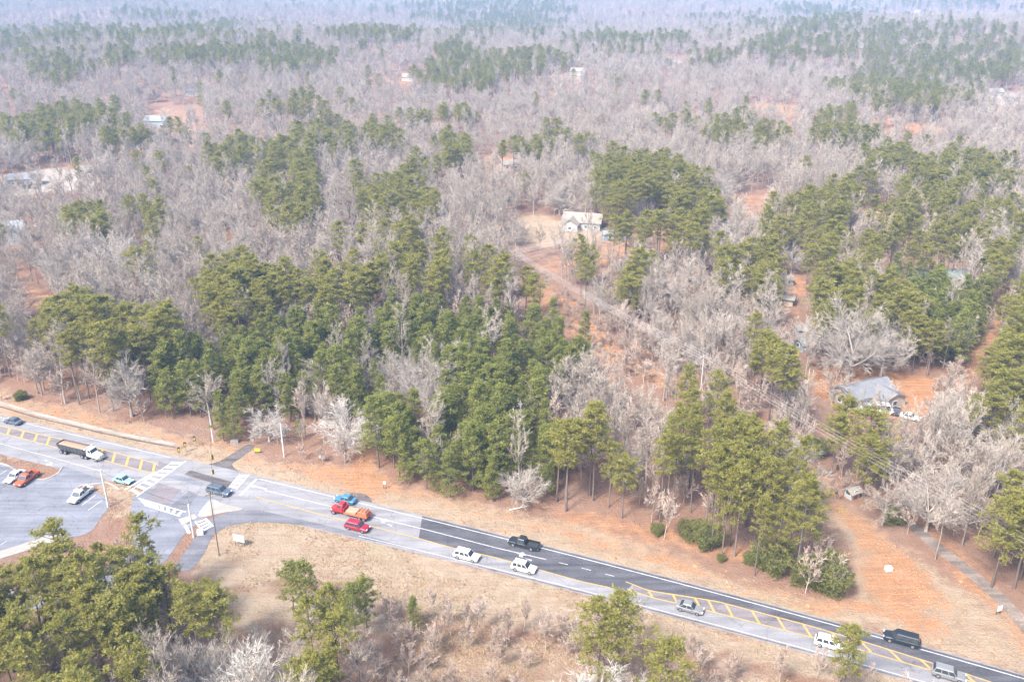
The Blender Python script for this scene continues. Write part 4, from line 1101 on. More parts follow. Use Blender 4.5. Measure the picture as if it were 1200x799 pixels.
def car(kind, px, py, ang, paint, label, cat, L_=4.7, W_=1.84, H_=1.5, group=None, bed='trim_black', rack=False):
    g = G(px, py); e = empty(cat.replace(' ', '_'), (g.x, g.y, g.z + .066), ang)
    tag(e, label, cat, group)
    P_ = 'paint_' + paint; hl, hw = L_ / 2, W_ / 2
    gc, bh = .24, (.86 if kind in ('sedan',) else .98 if kind == 'suv' else 1.02)
    if kind == 'sedan': st = [(-hl, .72, .38, .80), (-hl + .12, .94, .28, .90), (-hl + .8, 1, gc, .94), (-.2, 1, gc, .90), (.9, 1, gc, .88), (hl - .5, .97, gc, .74), (hl - .1, .9, .28, .64), (hl, .7, .36, .56)]
    elif kind == 'suv': st = [(-hl, .85, .42, .96), (-hl + .1, .97, .32, 1.02), (-hl + .7, 1, gc, 1.03), (.3, 1, gc, 1.0), (hl - 1.2, 1, gc, .99), (hl - .4, .98, gc, .90), (hl - .08, .92, .30, .80), (hl, .78, .38, .70)]
    else: st = [(-.45, 1, .42, 1.06), (0, 1, .42, 1.06), (hl - 1.3, 1, .42, 1.06), (hl - .35, .98, .42, 1.0), (hl - .06, .93, .45, .92), (hl, .82, .5, .85)]
    MB().loft([ring(x, hw * a, z0, z1) for x, a, z0, z1 in st]).build('body', P_, e)
    if kind == 'sedan': b0, b1, t0, t1 = -hl + .55, .95, -hl + 1.35, .25
    elif kind == 'suv': b0, b1, t0, t1 = -hl + .12, hl - 1.25, -hl + .5, hl - 1.95
    else: b0, b1, t0, t1 = -.5, hl - 1.3, -.25, hl - 2.1
    zb = bh - .04; zt = H_; wb, wt = hw * .94, hw * .76
    lo = [(b0, -wb, zb), (b1, -wb, zb), (b1, wb, zb), (b0, wb, zb)]; hi = [(t0, -wt, zt), (t1, -wt, zt), (t1, wt, zt), (t0, wt, zt)]
    cab = MB().loft([lo, [tuple(Vector(a).lerp(Vector(b), .9)) for a, b in zip(lo, hi)], [((x - (t0 + t1) / 2) * .94 + (t0 + t1) / 2, y * .9, zt + .03) for x, y, _ in hi]])
    cab = cab.build('cabin', P_, e)
    V = lambda a, b, t: tuple(Vector(a).lerp(Vector(b), t))
    glass_quad('windscreen', cab, [V(lo[1], hi[1], .08), V(lo[2], hi[2], .08), V(lo[2], hi[2], .88), V(lo[1], hi[1], .88)])
    glass_quad('rear_window', cab, [V(lo[0], hi[0], .15), V(lo[3], hi[3], .15), V(lo[3], hi[3], .86), V(lo[0], hi[0], .86)])
    for s in (0, 3):
        a0, a1 = (lo[0], lo[1]) if s == 0 else (lo[3], lo[2]); c0, c1 = (hi[0], hi[1]) if s == 0 else (hi[3], hi[2])
        for f0, f1 in ((.04, .33), (.36, .66), (.69, .97)) if kind == 'suv' else ((.06, .48), (.52, .95)):
            p = [V(V(a0, a1, f), V(c0, c1, f), t) for f, t in ((f0, .12), (f1, .12), (f1, .86), (f0, .86))]
            glass_quad('side_window', cab, p)
    wr = .33 if kind == 'sedan' else .37 if kind == 'suv' else .40
    for x in (-hl * .60, hl * .62):
        for y in (-hw + .09, hw - .09): wheel(e, x, y, wr, .23)
    for y in (-hw * .66, hw * .66):
        zf = .62 if kind == 'sedan' else .76 if kind == 'suv' else .84
        MB().box(hl - .16, hl + .012, y - .17, y + .17, zf - .07, zf + .06).build('headlight', 'headlight', e)
        MB().box(-hl - .012, -hl + .10, y - .12, y + .12, .66 if kind == 'sedan' else .78, .80 if kind == 'sedan' else .98).build('taillight', 'taillight', e)
    MB().box(hl - .04, hl + .03, -hw * .40, hw * .40, .42, .58).build('grille', 'trim_black', e)
    for y in (-1, 1):
        MB().box(b1 - .55, b1 - .38, y * (hw + .0), y * (hw + .17), zb + .02, zb + .16).build('mirror', P_, e)
    MB().box(-hl + .25, hl - .25, -hw * .9, hw * .9, gc - .05, gc + .12).build('underbody', 'trim_black', e)
    if kind == 'pickup':
        x0, x1 = -hl, -.48
        MB().box(x0, x1, -hw * .97, hw * .97, .45, .62).build('bed_floor', bed, e)
        for y in (-1, 1):
            MB().hexa([(x0, y * hw * .98, .45), (x1, y * hw * .98, .45), (x1, y * (hw * .98 - .10), .45), (x0, y * (hw * .98 - .10), .45)],
                      [(x0, y * hw * .97, 1.07), (x1, y * hw * .97, 1.07), (x1, y * (hw * .97 - .10), 1.07), (x0, y * (hw * .97 - .10), 1.07)]).build('bed_side', P_, e)
        MB().box(x0 - .03, x0 + .07, -hw * .86, hw * .86, .50, 1.06).build('tailgate', P_, e)
        MB().box(x0 - .16, x0 - .035, -hw * .9, hw * .9, .40, .56).build('bumper', 'rim', e)
    if rack:
        for y in (-1, 1):
            MB().tube((t0 + .15, y * wt * .8, zt + .07), (t1 - .1, y * wt * .8, zt + .07), .03, n=6).build('roof_rail', 'trim_black', e)
    return e
EAST = lambda px, py: RD(px, py)
WEST = lambda px, py: RD(px, py) + math.pi
car('sedan', 16, 496, WEST(16, 496), 'slate', 'dark slate sedan alone on the far lane beside the hatched median', 'car', 4.6)
car('sedan', 145, 565, EAST(145, 565), 'teal', 'pale teal small car waiting at the stop line', 'car', 4.3, 1.78, 1.5)
car('suv', 257, 578, EAST(257, 578), 'slate', 'dark blue-grey SUV crossing the middle of the intersection', 'car', 5.3, 1.95, 1.72, rack=True)
car('sedan', 405, 588, WEST(405, 588), 'blue', 'bright blue car beside the red flatbed truck', 'car', 4.5, 1.82, 1.5)
car('suv', 419, 620, EAST(419, 620), 'maroon', 'dark red SUV on the pale lane opposite the flatbed truck', 'car', 4.9, 1.9, 1.68)
car('suv', 547, 654, EAST(547, 654), 'white', 'white SUV with plain roof on the pale lane where the dark asphalt begins', 'car', 4.8, 1.88, 1.68)
car('suv', 614, 668, EAST(614, 668), 'white', 'white boxy SUV with roof rails on the pale lane below the black pickup', 'car', 4.5, 1.85, 1.8, rack=True)
car('pickup', 614, 640, WEST(614, 640), 'black', 'black pickup truck driving on the dark asphalt', 'pickup truck', 5.8, 2.0, 1.85)
car('sedan', 808, 715, EAST(808, 715), 'silver', 'silver grey car behind bare branches beside the yellow hatching', 'car', 4.6, 1.82, 1.5)
car('suv', 972, 757, EAST(972, 757), 'white', 'white car half hidden behind the small-crowned pine', 'car', 4.7, 1.88, 1.68)
car('suv', 1056, 752, WEST(1056, 752), 'black', 'long black SUV on the dark asphalt beside the hatched end', 'car', 5.5, 2.0, 1.85, rack=True)
car('suv', 1111, 793, EAST(1111, 793), 'silver', 'silver SUV at the narrow end of the yellow hatching', 'car', 4.8, 1.9, 1.7)
pa = lambda a, b: math.atan2(G(*b).y - G(*a).y, G(*b).x - G(*a).x)
LA = pa((104, 574), (84, 590))
car('sedan', 18, 561, LA, 'white', 'white car parked beside the orange pickup', 'car', 4.8, 1.84, 1.5)
car('pickup', 32, 564, LA, 'orange_red', 'orange-red pickup truck parked at the straw island', 'pickup truck', 5.5, 1.95, 1.8)
car('pickup', 95, 583, LA, 'white', 'white pickup truck with dark bed parked by the curved kerb', 'pickup truck', 5.7, 2.0, 1.85)
car('sedan', 1018, 480, .3, 'teal', 'teal car parked in front of the tin-roof house', 'car', 4.4)
car('sedan', 1066, 491, -.5, 'white', 'white car parked on the red yard beyond the white van', 'car', 4.7)
car('sedan', 1050, 484, 1.2, 'charcoal', 'dark car parked between the white van and white car', 'car', 4.4)
car('suv', 1036, 484, -.2, 'white', 'tall white van parked before the tin-roof house', 'van', 5.6, 2.1, 2.5)
car('suv', 697, 268, -.3, 'dark_blue', 'dark blue SUV parked beside the cream house', 'car', 5.0, 1.95, 1.75)
car('suv', 34, 221, .2, 'charcoal', 'dark truck standing on the pale sand lot', 'car', 6.0, 2.1, 2.0)
car('suv', 192, 144, .4, 'dark_blue', 'dark blue van on the pale far yard beside a shed', 'van', 6.0, 2.1, 2.2)
car('sedan', 150, 662, pa((190, 630), (150, 665)), 'silver', 'silver car on the side street glimpsed through the pine grove', 'car', 4.7)

mat('truck_steel', (.10, .10, .11), .55, .3, var=.25, scale=2); mat('soil_load', (.34, .20, .13), .95, var=.3, scale=3, bump=.6)
mat('orange_load', (.40, .13, .06), .7, var=.2, scale=2); mat('tan_load', (.40, .24, .16), .85, var=.2, scale=3); mat('chrome', (.6, .6, .6), .25, .9, var=.05)
def truck_cab(e, x0, P_, hl=1.9):
    """bonneted day cab whose rear wall is at x0; returns nothing"""
    MB().loft([ring(x0 + .0, 1.12, .95, 2.05, .08), ring(x0 + 1.55, 1.12, .95, 2.0, .08), ring(x0 + 1.6, .92, .75, 1.88, .15), ring(x0 + 1.6 + hl * .8, .85, .75, 1.72, .18), ring(x0 + 1.6 + hl, .74, .8, 1.55, .2)]).build('hood', P_, e)
    lo = [(x0, -1.12, 1.98), (x0 + 1.6, -1.12, 1.98), (x0 + 1.6, 1.12, 1.98), (x0, 1.12, 1.98)]
    hi = [(x0 + .05, -1.0, 2.85), (x0 + 1.2, -1.0, 2.85), (x0 + 1.2, 1.0, 2.85), (x0 + .05, 1.0, 2.85)]
    c = MB().loft([lo, hi, [(x * .9 + x0 * .1 + .06, y * .88, 2.95) for x, y, _ in hi]]).build('cab', P_, e)
    V = lambda a, b, t: tuple(Vector(a).lerp(Vector(b), t))
    glass_quad('windscreen', c, [V(lo[1], hi[1], .06), V(lo[2], hi[2], .06), V(lo[2], hi[2], .9), V(lo[1], hi[1], .9)])
    for a, b in ((0, 1), (3, 2)):
        glass_quad('side_window', c, [V(V(lo[a], lo[b], f), V(hi[a], hi[b], f), t) for f, t in ((.3, .08), (.95, .08), (.95, .88), (.3, .88))])
    for y in (-1, 1):
        MB().box(x0 + 1.25 + hl, x0 + 1.52 + hl, y * .78 - .14, y * .78 + .14, 1.0, 1.22).build('headlight', 'headlight', e)
        f = MB().loft([[(x, y * .80, 1.02 + z), (x, y * 1.18, 1.02 + z), (x, y * 1.18, .92 + z), (x, y * .80, .92 + z)] for x, z in ((x0 + 1.5, -.3), (x0 + 1.75, .1), (x0 + 2.4, .16), (x0 + 3.0, .02), (x0 + 3.2, -.3))])
        f.build('fender', P_, e)
        wheel(e, x0 + 1.6 + hl * .5, y * 1.0, .52, .3)
        MB().tube((x0 - .15, y * .95, 1.0), (x0 - .15, y * .95, 3.1), .07, n=6).build('exhaust_stack', 'chrome', e)
    MB().box(x0 + 1.5 + hl, x0 + 1.72 + hl, -1.1, 1.1, .55, .85).build('bumper', 'chrome', e)
# dump truck: long dark tub, soil, white bonneted cab
g = G(96, 534); t = empty('dump_truck', (g.x, g.y, .066), EAST(96, 534), .88); tag(t, 'dump truck with white cab and long dark tub full of brown soil', 'truck')
truck_cab(t, 2.9, 'paint_white', 2.0)
MB().box(-6.2, 4.6, -.42, .42, .72, 1.0).build('chassis', 'truck_steel', t)
lo = [(-6.2, -.95, 1.15), (2.3, -.95, 1.15), (2.3, .95, 1.15), (-6.2, .95, 1.15)]; hi = [(-6.5, -1.28, 2.75), (2.55, -1.28, 2.75), (2.55, 1.28, 2.75), (-6.5, 1.28, 2.75)]
ins = [(-6.35, -1.16, 2.75), (2.4, -1.16, 2.75), (2.4, 1.16, 2.75), (-6.35, 1.16, 2.75)]; bt = [(-6.2, -1.0, 2.0), (2.2, -1.0, 2.0), (2.2, 1.0, 2.0), (-6.2, 1.0, 2.0)]
tub = MB().loft([lo, hi, ins, bt]).build('tub', 'truck_steel', t)
for k in range(8):
    x = -5.6 + k * 1.08
    for y in (-1, 1): MB().hexa([(x, y * 1.0, 1.2), (x + .1, y * 1.0, 1.2), (x + .1, y * 1.1, 1.2), (x, y * 1.1, 1.2)], [(x, y * 1.26, 2.70), (x + .1, y * 1.26, 2.70), (x + .1, y * 1.36, 2.70), (x, y * 1.36, 2.70)]).build('rib', 'truck_steel', tub)
MB().hexa([(2.42, -1.3, 2.72), (2.75, -1.3, 2.72), (2.75, 1.3, 2.72), (2.42, 1.3, 2.72)], [(2.6, -1.3, 3.05), (3.0, -1.3, 3.15), (3.0, 1.3, 3.15), (2.6, 1.3, 3.05)]).build('cab_guard', 'paint_white', t)
rows = []
for i in range(12):
    x = -6.3 + i * .77; rows.append([(x, y, 2.35 + .40 * math.cos(y * 1.2) * (.7 + .5 * math.sin(i * 1.7) ** 2) * (0.4 if i in (0, 11) else 1)) for y in np.linspace(-1.14, 1.14, 7)])
mb = MB(); mb.add([p for r_ in rows for p in r_], [(i * 7 + j, (i + 1) * 7 + j, (i + 1) * 7 + j + 1, i * 7 + j + 1) for i in range(11) for j in range(6)]); mb.build('soil', 'soil_load', t)
for x in (-5.4, -4.15, 1.3, 2.5):
    for y in (-1, 1): wheel(t, x, y * .92, .52, .5)
# red flatbed truck with an orange machine and boards
g = G(411, 604); t = empty('flatbed_truck', (g.x, g.y, .066), WEST(411, 604), .84); tag(t, 'red flatbed truck carrying an orange load', 'truck')
truck_cab(t, 1.5, 'paint_red', 1.6)
MB().box(-4.8, 3.4, -.42, .42, .72, 1.0).build('chassis', 'truck_steel', t)
MB().box(-5.0, 1.2, -1.25, 1.25, 1.05, 1.25).build('deck', 'paint_red', t)
MB().box(1.05, 1.2, -1.2, 1.2, 1.25, 2.3).build('headboard', 'paint_red', t)
for y in (-1, 1): MB().box(-5.0, 1.0, y * 1.25 - .04, y * 1.25 + .04, 1.0, 1.42).build('side_rail', 'orange_load', t)
for x in (-4.1, -2.9):
    for y in (-1, 1): wheel(t, x, y * .95, .5, .45)
ld = empty('equipment_load', (g.x, g.y, .066), WEST(411, 604), .84); tag(ld, 'orange and tan equipment strapped on the red flatbed truck', 'equipment')
MB().loft([[(-4.8, -1.0, 1.26), (-2.2, -1.0, 1.26), (-2.2, 1.0, 1.26), (-4.8, 1.0, 1.26)], [(-4.7, -.95, 2.0), (-2.5, -.95, 2.1), (-2.5, .95, 2.1), (-4.7, .95, 2.0)], [(-4.4, -.7, 2.2), (-3.0, -.7, 2.3), (-3.0, .7, 2.3), (-4.4, .7, 2.2)]]).build('tank', 'orange_load', ld)
MB().box(-1.9, .7, -1.0, 1.0, 1.26, 1.62).build('timber_pack', 'tan_load', ld)
for k in range(3): MB().tube((-4.4 + k * .8, -.9, 2.3), (-4.4 + k * .8, .9, 2.3), .06, n=6).build('hoop', 'trim_black', ld)

# ------------------------------------------------------------------ buildings
mat('tin_roof', (0.215, 0.22, 0.23), .45, .25, var=.14, scale=1.2); mat('cream_roof', (0.235, 0.21, 0.18), .8, var=.1, scale=2); mat('shingle_roof', (0.13, 0.128, 0.13), .9, var=.2, scale=4)
mat('white_siding', (0.34, 0.335, 0.32), .7, var=.06, scale=2); mat('tan_siding', (0.374, 0.324, 0.274), .8, var=.1, scale=2); mat('blue_siding', (0.25, 0.285, 0.32), .7, var=.06, scale=2); mat('brick_wall', (0.259, 0.158, 0.122), .9, var=.2, scale=5)
mat('window_glass', (.06, .08, .10), .15, spec=.6, var=.1); mat('window_trim', (.78, .77, .74), .6, var=.04); mat('door_paint', (.28, .12, .08), .6, var=.1, scale=4); mat('green_roof', (0.2, 0.245, 0.225), .6, .1, var=.12, scale=1.2); mat('pale_blue_roof', (0.26, 0.285, 0.305), .5, .15, var=.1, scale=1.5)
def gable(e, x0, x1, y0, y1, z0, h, rise, wall, roof, over=.5, wins=3, door=True, seams=True):
    ym = (y0 + y1) / 2
    wl = MB().add([(x0, y0, z0), (x1, y0, z0), (x1, y1, z0), (x0, y1, z0), (x0, y0, h), (x1, y0, h), (x1, y1, h), (x0, y1, h), (x0, ym, h + rise), (x1, ym, h + rise)],
                  [(0, 1, 5, 4), (2, 3, 7, 6), (1, 2, 6, 9, 5), (3, 0, 4, 8, 7)]).build('wall', wall, e)
    sl_ = rise / ((y1 - y0) / 2)
    th = .16; mb = MB()
    for s in (-1, 1):
        ye = (y0 - over) if s < 0 else (y1 + over); ze = h - over * sl_ + .05; zr = h + rise + .05
        mb.hexa([(x0 - over, ye, ze), (x1 + over, ye, ze), (x1 + over, ym, zr), (x0 - over, ym, zr)], [(x0 - over, ye, ze + th), (x1 + over, ye, ze + th), (x1 + over, ym, zr + th), (x0 - over, ym, zr + th)])
    rf = mb.build('roof', roof, e)
    if seams:
        n = max(3, int((x1 - x0) / 1.6))
        for k in range(1, n):
            x = x0 + (x1 - x0) * k / n; m_ = MB()
            for s in (-1, 1):
                ye = (y0 - over) if s < 0 else (y1 + over); ze = h - over * sl_ + .05 + th; zr = h + rise + .05 + th
                m_.hexa([(x - .05, ye, ze - .02), (x + .05, ye, ze - .02), (x + .05, ym, zr - .02), (x - .05, ym, zr - .02)], [(x - .05, ye, ze + .06), (x + .05, ye, ze + .06), (x + .05, ym, zr + .06), (x - .05, ym, zr + .06)])
            m_.build('roof_seam', roof, rf)
    for k in range(wins):
        x = x0 + (x1 - x0) * (k + .5) / wins
        f = MB().box(x - .6, x + .6, y0 - .06, y0 - .003, z0 + .95, z0 + 2.15).build('window', 'window_trim', e)
        MB().box(x - .5, x + .5, y0 - .085, y0 - .062, z0 + 1.05, z0 + 2.05).build('pane', 'window_glass', f)
    for s, x in ((-1, x0), (1, x1)):
        f = MB().box(min(x, x + s * .06) + s * .003, max(x, x + s * .06) + s * .003, ym - .6, ym + .6, z0 + .95, z0 + 2.15).build('window', 'window_trim', e)
        MB().box(min(x + s * .065, x + s * .09), max(x + s * .065, x + s * .09), ym - .5, ym + .5, z0 + 1.05, z0 + 2.05).build('pane', 'window_glass', f)
    if door:
        x = x0 + (x1 - x0) * (.5 / max(wins, 1) + (1. / max(wins, 1) if wins > 2 else .5)) - (x1 - x0) / max(wins, 1) / 2
        d = MB().box(x - .5, x + .5, y0 - .07, y0 - .003, z0 + .05, z0 + 2.1).build('door', 'door_paint', e)
        MB().box(x + .33, x + .40, y0 - .12, y0 - .072, z0 + 1.0, z0 + 1.08).build('handle', 'chrome', d)
    return rf
def house(px, py, ang, L_, W_, h, rise, wall, roof, label, wing=None, wins=3, chimney=False, name='house', cat='house', door=True, group=None, seams=True):
    g = G(px, py); e = empty(name, (g.x, g.y, g.z - .1), ang); tag(e, label, cat, group)
    rf = gable(e, -L_ / 2, L_ / 2, -W_ / 2, W_ / 2, 0, h, rise, wall, roof, wins=wins, door=door, seams=seams)
    if chimney:
        c = MB().box(L_ * .18, L_ * .18 + .8, .25, .95, h, h + rise + 1.0).build('chimney', 'brick_wall', rf)
    if wing:
        wx, wl, wd, wh = wing
        ym = -W_ / 2 - wd
        mb = MB().add([(wx - wl / 2, ym, 0), (wx + wl / 2, ym, 0), (wx + wl / 2, -W_ / 2 + .02, 0), (wx - wl / 2, -W_ / 2 + .02, 0), (wx - wl / 2, ym, wh), (wx + wl / 2, ym, wh), (wx + wl / 2, -W_ / 2 + .02, wh), (wx - wl / 2, -W_ / 2 + .02, wh), (wx, ym, wh + rise * .7), (wx, -W_ / 2 + .02, wh + rise * .7)],
                      [(0, 1, 5, 8, 4), (1, 2, 6, 5), (3, 0, 4, 7)]).build('wing_wall', wall, e)
        mb = MB(); zr = wh + rise * .7 + .06; sl_ = rise * .7 / (wl / 2); o_ = .45
        for s in (-1, 1):
            xe = wx + s * (wl / 2 + o_); ze = wh - o_ * sl_ + .06
            mb.hexa([(xe, ym - .5, ze), (wx, ym - .5, zr), (wx, 0, zr), (xe, 0, ze)], [(xe, ym - .5, ze + .16), (wx, ym - .5, zr + .16), (wx, 0, zr + .16), (xe, 0, ze + .16)])
        mb.build('wing_roof', roof, e)
        f = MB().box(wx - .7, wx + .7, ym - .06, ym - .003, 1.0, 2.2).build('window', 'window_trim', e)
        MB().box(wx - .6, wx + .6, ym - .09, ym - .062, 1.1, 2.1).build('pane', 'window_glass', f)
    return e
house(1009, 468, .42, 14, 7.5, 2.9, 1.9, 'tan_siding', 'tin_roof', 'long house with grey metal roof on the red clay yard', wing=(3.6, 6.5, 3.2, 2.7), wins=4, chimney=False)
house(683, 266, -.25, 15, 9, 3.2, 2.6, 'white_siding', 'cream_roof', 'cream-roofed house beside the dense pine grove', wing=(-3.8, 6, 3.5, 3.0), wins=4, chimney=True, seams=False)
house(14, 282, .25, 11, 8, 5.0, 2.8, 'blue_siding', 'pale_blue_roof', 'pale blue two-storey house among bare trees', wing=(2.5, 5, 2.5, 4.6), wins=3, seams=False)
house(224, 258, -.2, 12, 7.5, 3.0, 2.2, 'white_siding', 'shingle_roof', 'low house with dark shingle roof and white gable behind bare trees', wing=(4, 5.5, 3, 2.9), wins=4, seams=False)
house(946, 408, .35, 6.5, 4.5, 2.4, 1.0, 'blue_siding', 'pale_blue_roof', 'pale blue metal shed amid brush near the large oaks', name='shed', cat='shed', wins=1)
house(942, 391, .2, 6, 4, 2.2, .9, 'blue_siding', 'tin_roof', 'small grey-blue shed behind the pale blue shed', name='shed', cat='shed', wins=1)
house(918, 355, -.4, 6, 4.5, 2.3, 1.1, 'tan_siding', 'cream_roof', 'small tan shed below the red clearing', name='shed', cat='shed', wins=1, seams=False)
house(911, 333, .1, 9, 4, 2.2, .7, 'white_siding', 'cream_roof', 'low white trailer on the red clearing', name='trailer_home', cat='trailer', wins=3)
house(1098, 332, .1, 17, 10, 3.2, 1.8, 'white_siding', 'green_roof', 'pale green metal-roofed barn behind the square plantation', name='barn', cat='barn', wins=3)
house(720, 280, .15, 9, 4, 2.6, .8, 'blue_siding', 'pale_blue_roof', 'turquoise-grey shed beside the dense pine grove and dark SUV', name='shed', cat='shed', wins=2)
house(998, 582, .5, 2.4, 1.8, 1.7, .5, 'white_siding', 'cream_roof', 'tiny pale shed under the wires beside bare trees', name='shed', cat='shed', wins=1)
house(512, 256, .3, 7, 5, 2.8, 1.2, 'blue_siding', 'pale_blue_roof', 'pale blue cabin hidden among pines of the loose wood', name='cabin', cat='house', wins=2)
house(186, 148, -.2, 14, 10, 4.2, 2.2, 'blue_siding', 'pale_blue_roof', 'pale blue barn on the far straw yard', name='barn', cat='barn', wins=3)
house(112, 206, .1, 15, 9, 3.2, 2.0, 'tan_siding', 'cream_roof', 'long pale barn at the edge of the sand lot', name='barn', cat='barn', wins=4)
house(30, 216, .2, 12, 8, 3.4, 1.9, 'white_siding', 'tin_roof', 'grey-roofed workshop on the pale sand lot', name='workshop', cat='building', wins=3)
house(598, 198, .2, 9, 6, 3, 1.6, 'tan_siding', 'cream_roof', 'small tan house at the orange clearing', wins=2, seams=False)
house(735, 188, .1, 12, 8, 3.4, 2.4, 'tan_siding', 'cream_roof', 'tan-roofed house behind the dense pine grove', wins=3, seams=False)
FARH = [(655, 10, 'white'), (790, 78, 'cream'), (678, 88, 'white'), (482, 95, 'cream'), (250, 122, 'white'), (230, 112, 'grey'), (320, 104, 'white'), (1012, 56, 'white'), (1050, 66, 'grey'),
        (1085, 70, 'grey'), (1185, 118, 'cream'), (1165, 112, 'white'), (1075, 16, 'white'), (505, 112, 'grey'), (165, 172, 'grey'), (960, 128, 'white')]
FW = {'white': ('white_siding', 'cream_roof', 'white far house'), 'cream': ('tan_siding', 'cream_roof', 'cream far house'), 'grey': ('white_siding', 'shingle_roof', 'dark-roofed far house')}
for i, (px, py, c) in enumerate(FARH):
    wl, rf, tx = FW[c]
    house(px, py, random.uniform(-.6, .6), random.uniform(10, 14), 8, 3.4, 2.4, wl, rf, tx + ' rising from the hazy grey woods', wins=3, seams=False, group=tx + 's in the hazy woods', door=False)
    g = G(px, py); NOH = (g.x, g.y)

# ------------------------------------------------------------------ poles, wires, signals, signs
mat('pale_wood', (0.446, 0.418, 0.382), .9, var=.12, scale=3); mat('dark_wood', (0.173, 0.130, 0.101), .9, var=.2, scale=3); mat('concrete_pole', (0.533, 0.518, 0.490), .8, var=.06, scale=2)
mat('wire', (.42, .40, .38), .6, .3, var=.05); mat('insulator', (0.396, 0.396, 0.403), .4, var=.05); mat('sign_white', (0.576, 0.576, 0.576), .5, var=.04); mat('sign_yellow', (0.576, 0.396, 0.022), .5, var=.05); mat('signal_yellow', (0.446, 0.324, 0.036), .5, var=.08)
mat('lamp_red', (.5, .02, .02), .3, var=.05); mat('lamp_amber', (.5, .3, .02), .3, var=.05); mat('lamp_green', (.02, .35, .15), .3, var=.05); mat('post_grey', (.35, .35, .36), .6, .4, var=.1)
def utility_pole(px, py, h, m, label, arms=1, ang=0., r=.17, x_arm=1.2, top=True, group=None):
    g = G(px, py); e = empty('utility_pole', g, ang); tag(e, label, 'utility pole', group)
    MB().tube((0, 0, -.4), (0, 0, h), r, r * .68, n=10).build('shaft', m, e)
    for k in range(arms):
        z = h - .5 - k * 1.1
        a = MB().box(-x_arm, x_arm, -.06, .06, z - .07, z + .07).build('crossarm', m, e)
        for x in (-x_arm * .9, -x_arm * .35, x_arm * .35, x_arm * .9): MB().tube((x, 0, z + .07), (x, 0, z + .3), .05, n=6).build('insulator', 'insulator', a)
    return Matrix.Translation(g) @ Matrix.Rotation(ang, 4, 'Z')
def wire(a, b, sag, label, r=.035, group='overhead power wires', m='wire'):
    a, b = Vector(a), Vector(b); n = 24; mb = MB(); rings = []
    d = (b - a).normalized(); u = d.cross(Vector((0, 0, 1))).normalized(); v_ = u.cross(d)
    for k in range(n + 1):
        t = k / n; p = a.lerp(b, t) - Vector((0, 0, 4 * sag * t * (1 - t)))
        rings.append([p + u * r * math.cos(q_) + v_ * r * math.sin(q_) for q_ in (0, 2.09, 4.19)])
    mb.loft(rings); o = mb.build('power_wire', m); return tag(o, label, 'wire', group)
A1 = utility_pole(250, 518, 7.8, 'concrete_pole', 'pale pole on the clay verge beside the driveway stub', 0)
A2 = utility_pole(333, 535, 8.2, 'concrete_pole', 'pale pole in front of the young pines beside the verge', 0)
A3 = utility_pole(127, 594, 8.6, 'concrete_pole', 'white pole on the clay strip beside the parking lot', 0, r=.2)
A4 = utility_pole(227, 629, 7.2, 'concrete_pole', 'white signal pole at the foot of the slip-lane crosswalk', 0, r=.2)
A5 = utility_pole(257, 651, 13.5, 'dark_wood', 'tall brown wooden pole on the straw corner by the slip lane', 1, .4, .115, .8)
A6 = utility_pole(603, 345, 14.5, 'dark_wood', 'tall wooden pole where two wire lines meet in the woods', 3, -.5, .2, 1.5)
A7 = utility_pole(860, 262, 16, 'dark_wood', 'wooden wire pole beyond the dense pine grove', 2, -.9, .2, 1.5)
A8 = utility_pole(1290, 770, 14, 'dark_wood', 'wooden wire pole beside the dark driveway at the road', 2, .75, .2, 1.5)
A9 = utility_pole(820, 470, 12.5, 'pale_wood', 'pale wooden pole in the wire cut behind the open pine stand', 1, .75, .17, 1.5)
A10 = utility_pole(945, 460, 7, 'pale_wood', 'short pale pole beside the yard of the tin-roof house', 0, 0, .13)
A11 = utility_pole(1185, 180, 17, 'dark_wood', 'wooden wire pole in the far pine belt', 2, -.9, .2, 1.5)
for k, x in enumerate((-1.7, -.6, .6, 1.7)):
    for z, nm in ((0, 'upper'),):
        p6, p9, p8, p7, p11 = (M_ @ Vector((x, 0, h)) for M_, h in ((A6, 14.2), (A9, 12.2), (A8, 13.7), (A7, 15.7), (A11, 16.7)))
        wire(p6, p9, 1.2, 'pale power wire over the wire cut through the bare wood', .032)
        wire(p9, p8, 1.8, 'pale power wire over the red clearing and dark driveway', .020)
        wire(p6, p7, 2.0, 'pale power wire passing over the cream house yard', .04)
        if k in (0, 3): wire(p7, p11, 3.0, 'pale power wire over the far pine belt', .03)
    if k in (0, 3):
        wire(A6 @ Vector((x, 0, 11.9)), A7 @ Vector((x, 0, 14.5)), 2.0, 'lower pale power wire passing over the cream house yard', .028)
        wire(A8 @ Vector((x * .6, 0, 11.8)), A9 @ Vector((x * .6, 0, 10.5)), 2.0, 'lower pale power wire over the red clearing', .016)
def signal(loc, ang, label):
    e = empty('traffic_signal', loc, ang); tag(e, label, 'traffic signal', 'signals hung over the intersection')
    MB().box(-.18, .18, -.12, .12, -1.1, 0).build('housing', 'signal_yellow', e)
    MB().tube((0, 0, 0), (0, 0, .35), .03, n=6).build('hanger', 'trim_black', e)
    for z, m in ((-.2, 'lamp_red'), (-.55, 'lamp_amber'), (-.9, 'lamp_green')):
        l = MB().tube((0, -.12, z), (0, -.15, z), .13, n=10).build('lens', m, e)
        MB().tube((0, -.12, z + .02), (0, -.34, z + .0), .16, .15, n=10, cap=False).build('visor', 'trim_black', l)
pa_, pb_ = A5 @ Vector((0, 0, 8.2)), A1 @ Vector((0, 0, 7.6))
wire(pa_, pb_, 1.0, 'span wire carrying the hanging traffic signals', .03, 'span wires at the intersection', 'trim_black')
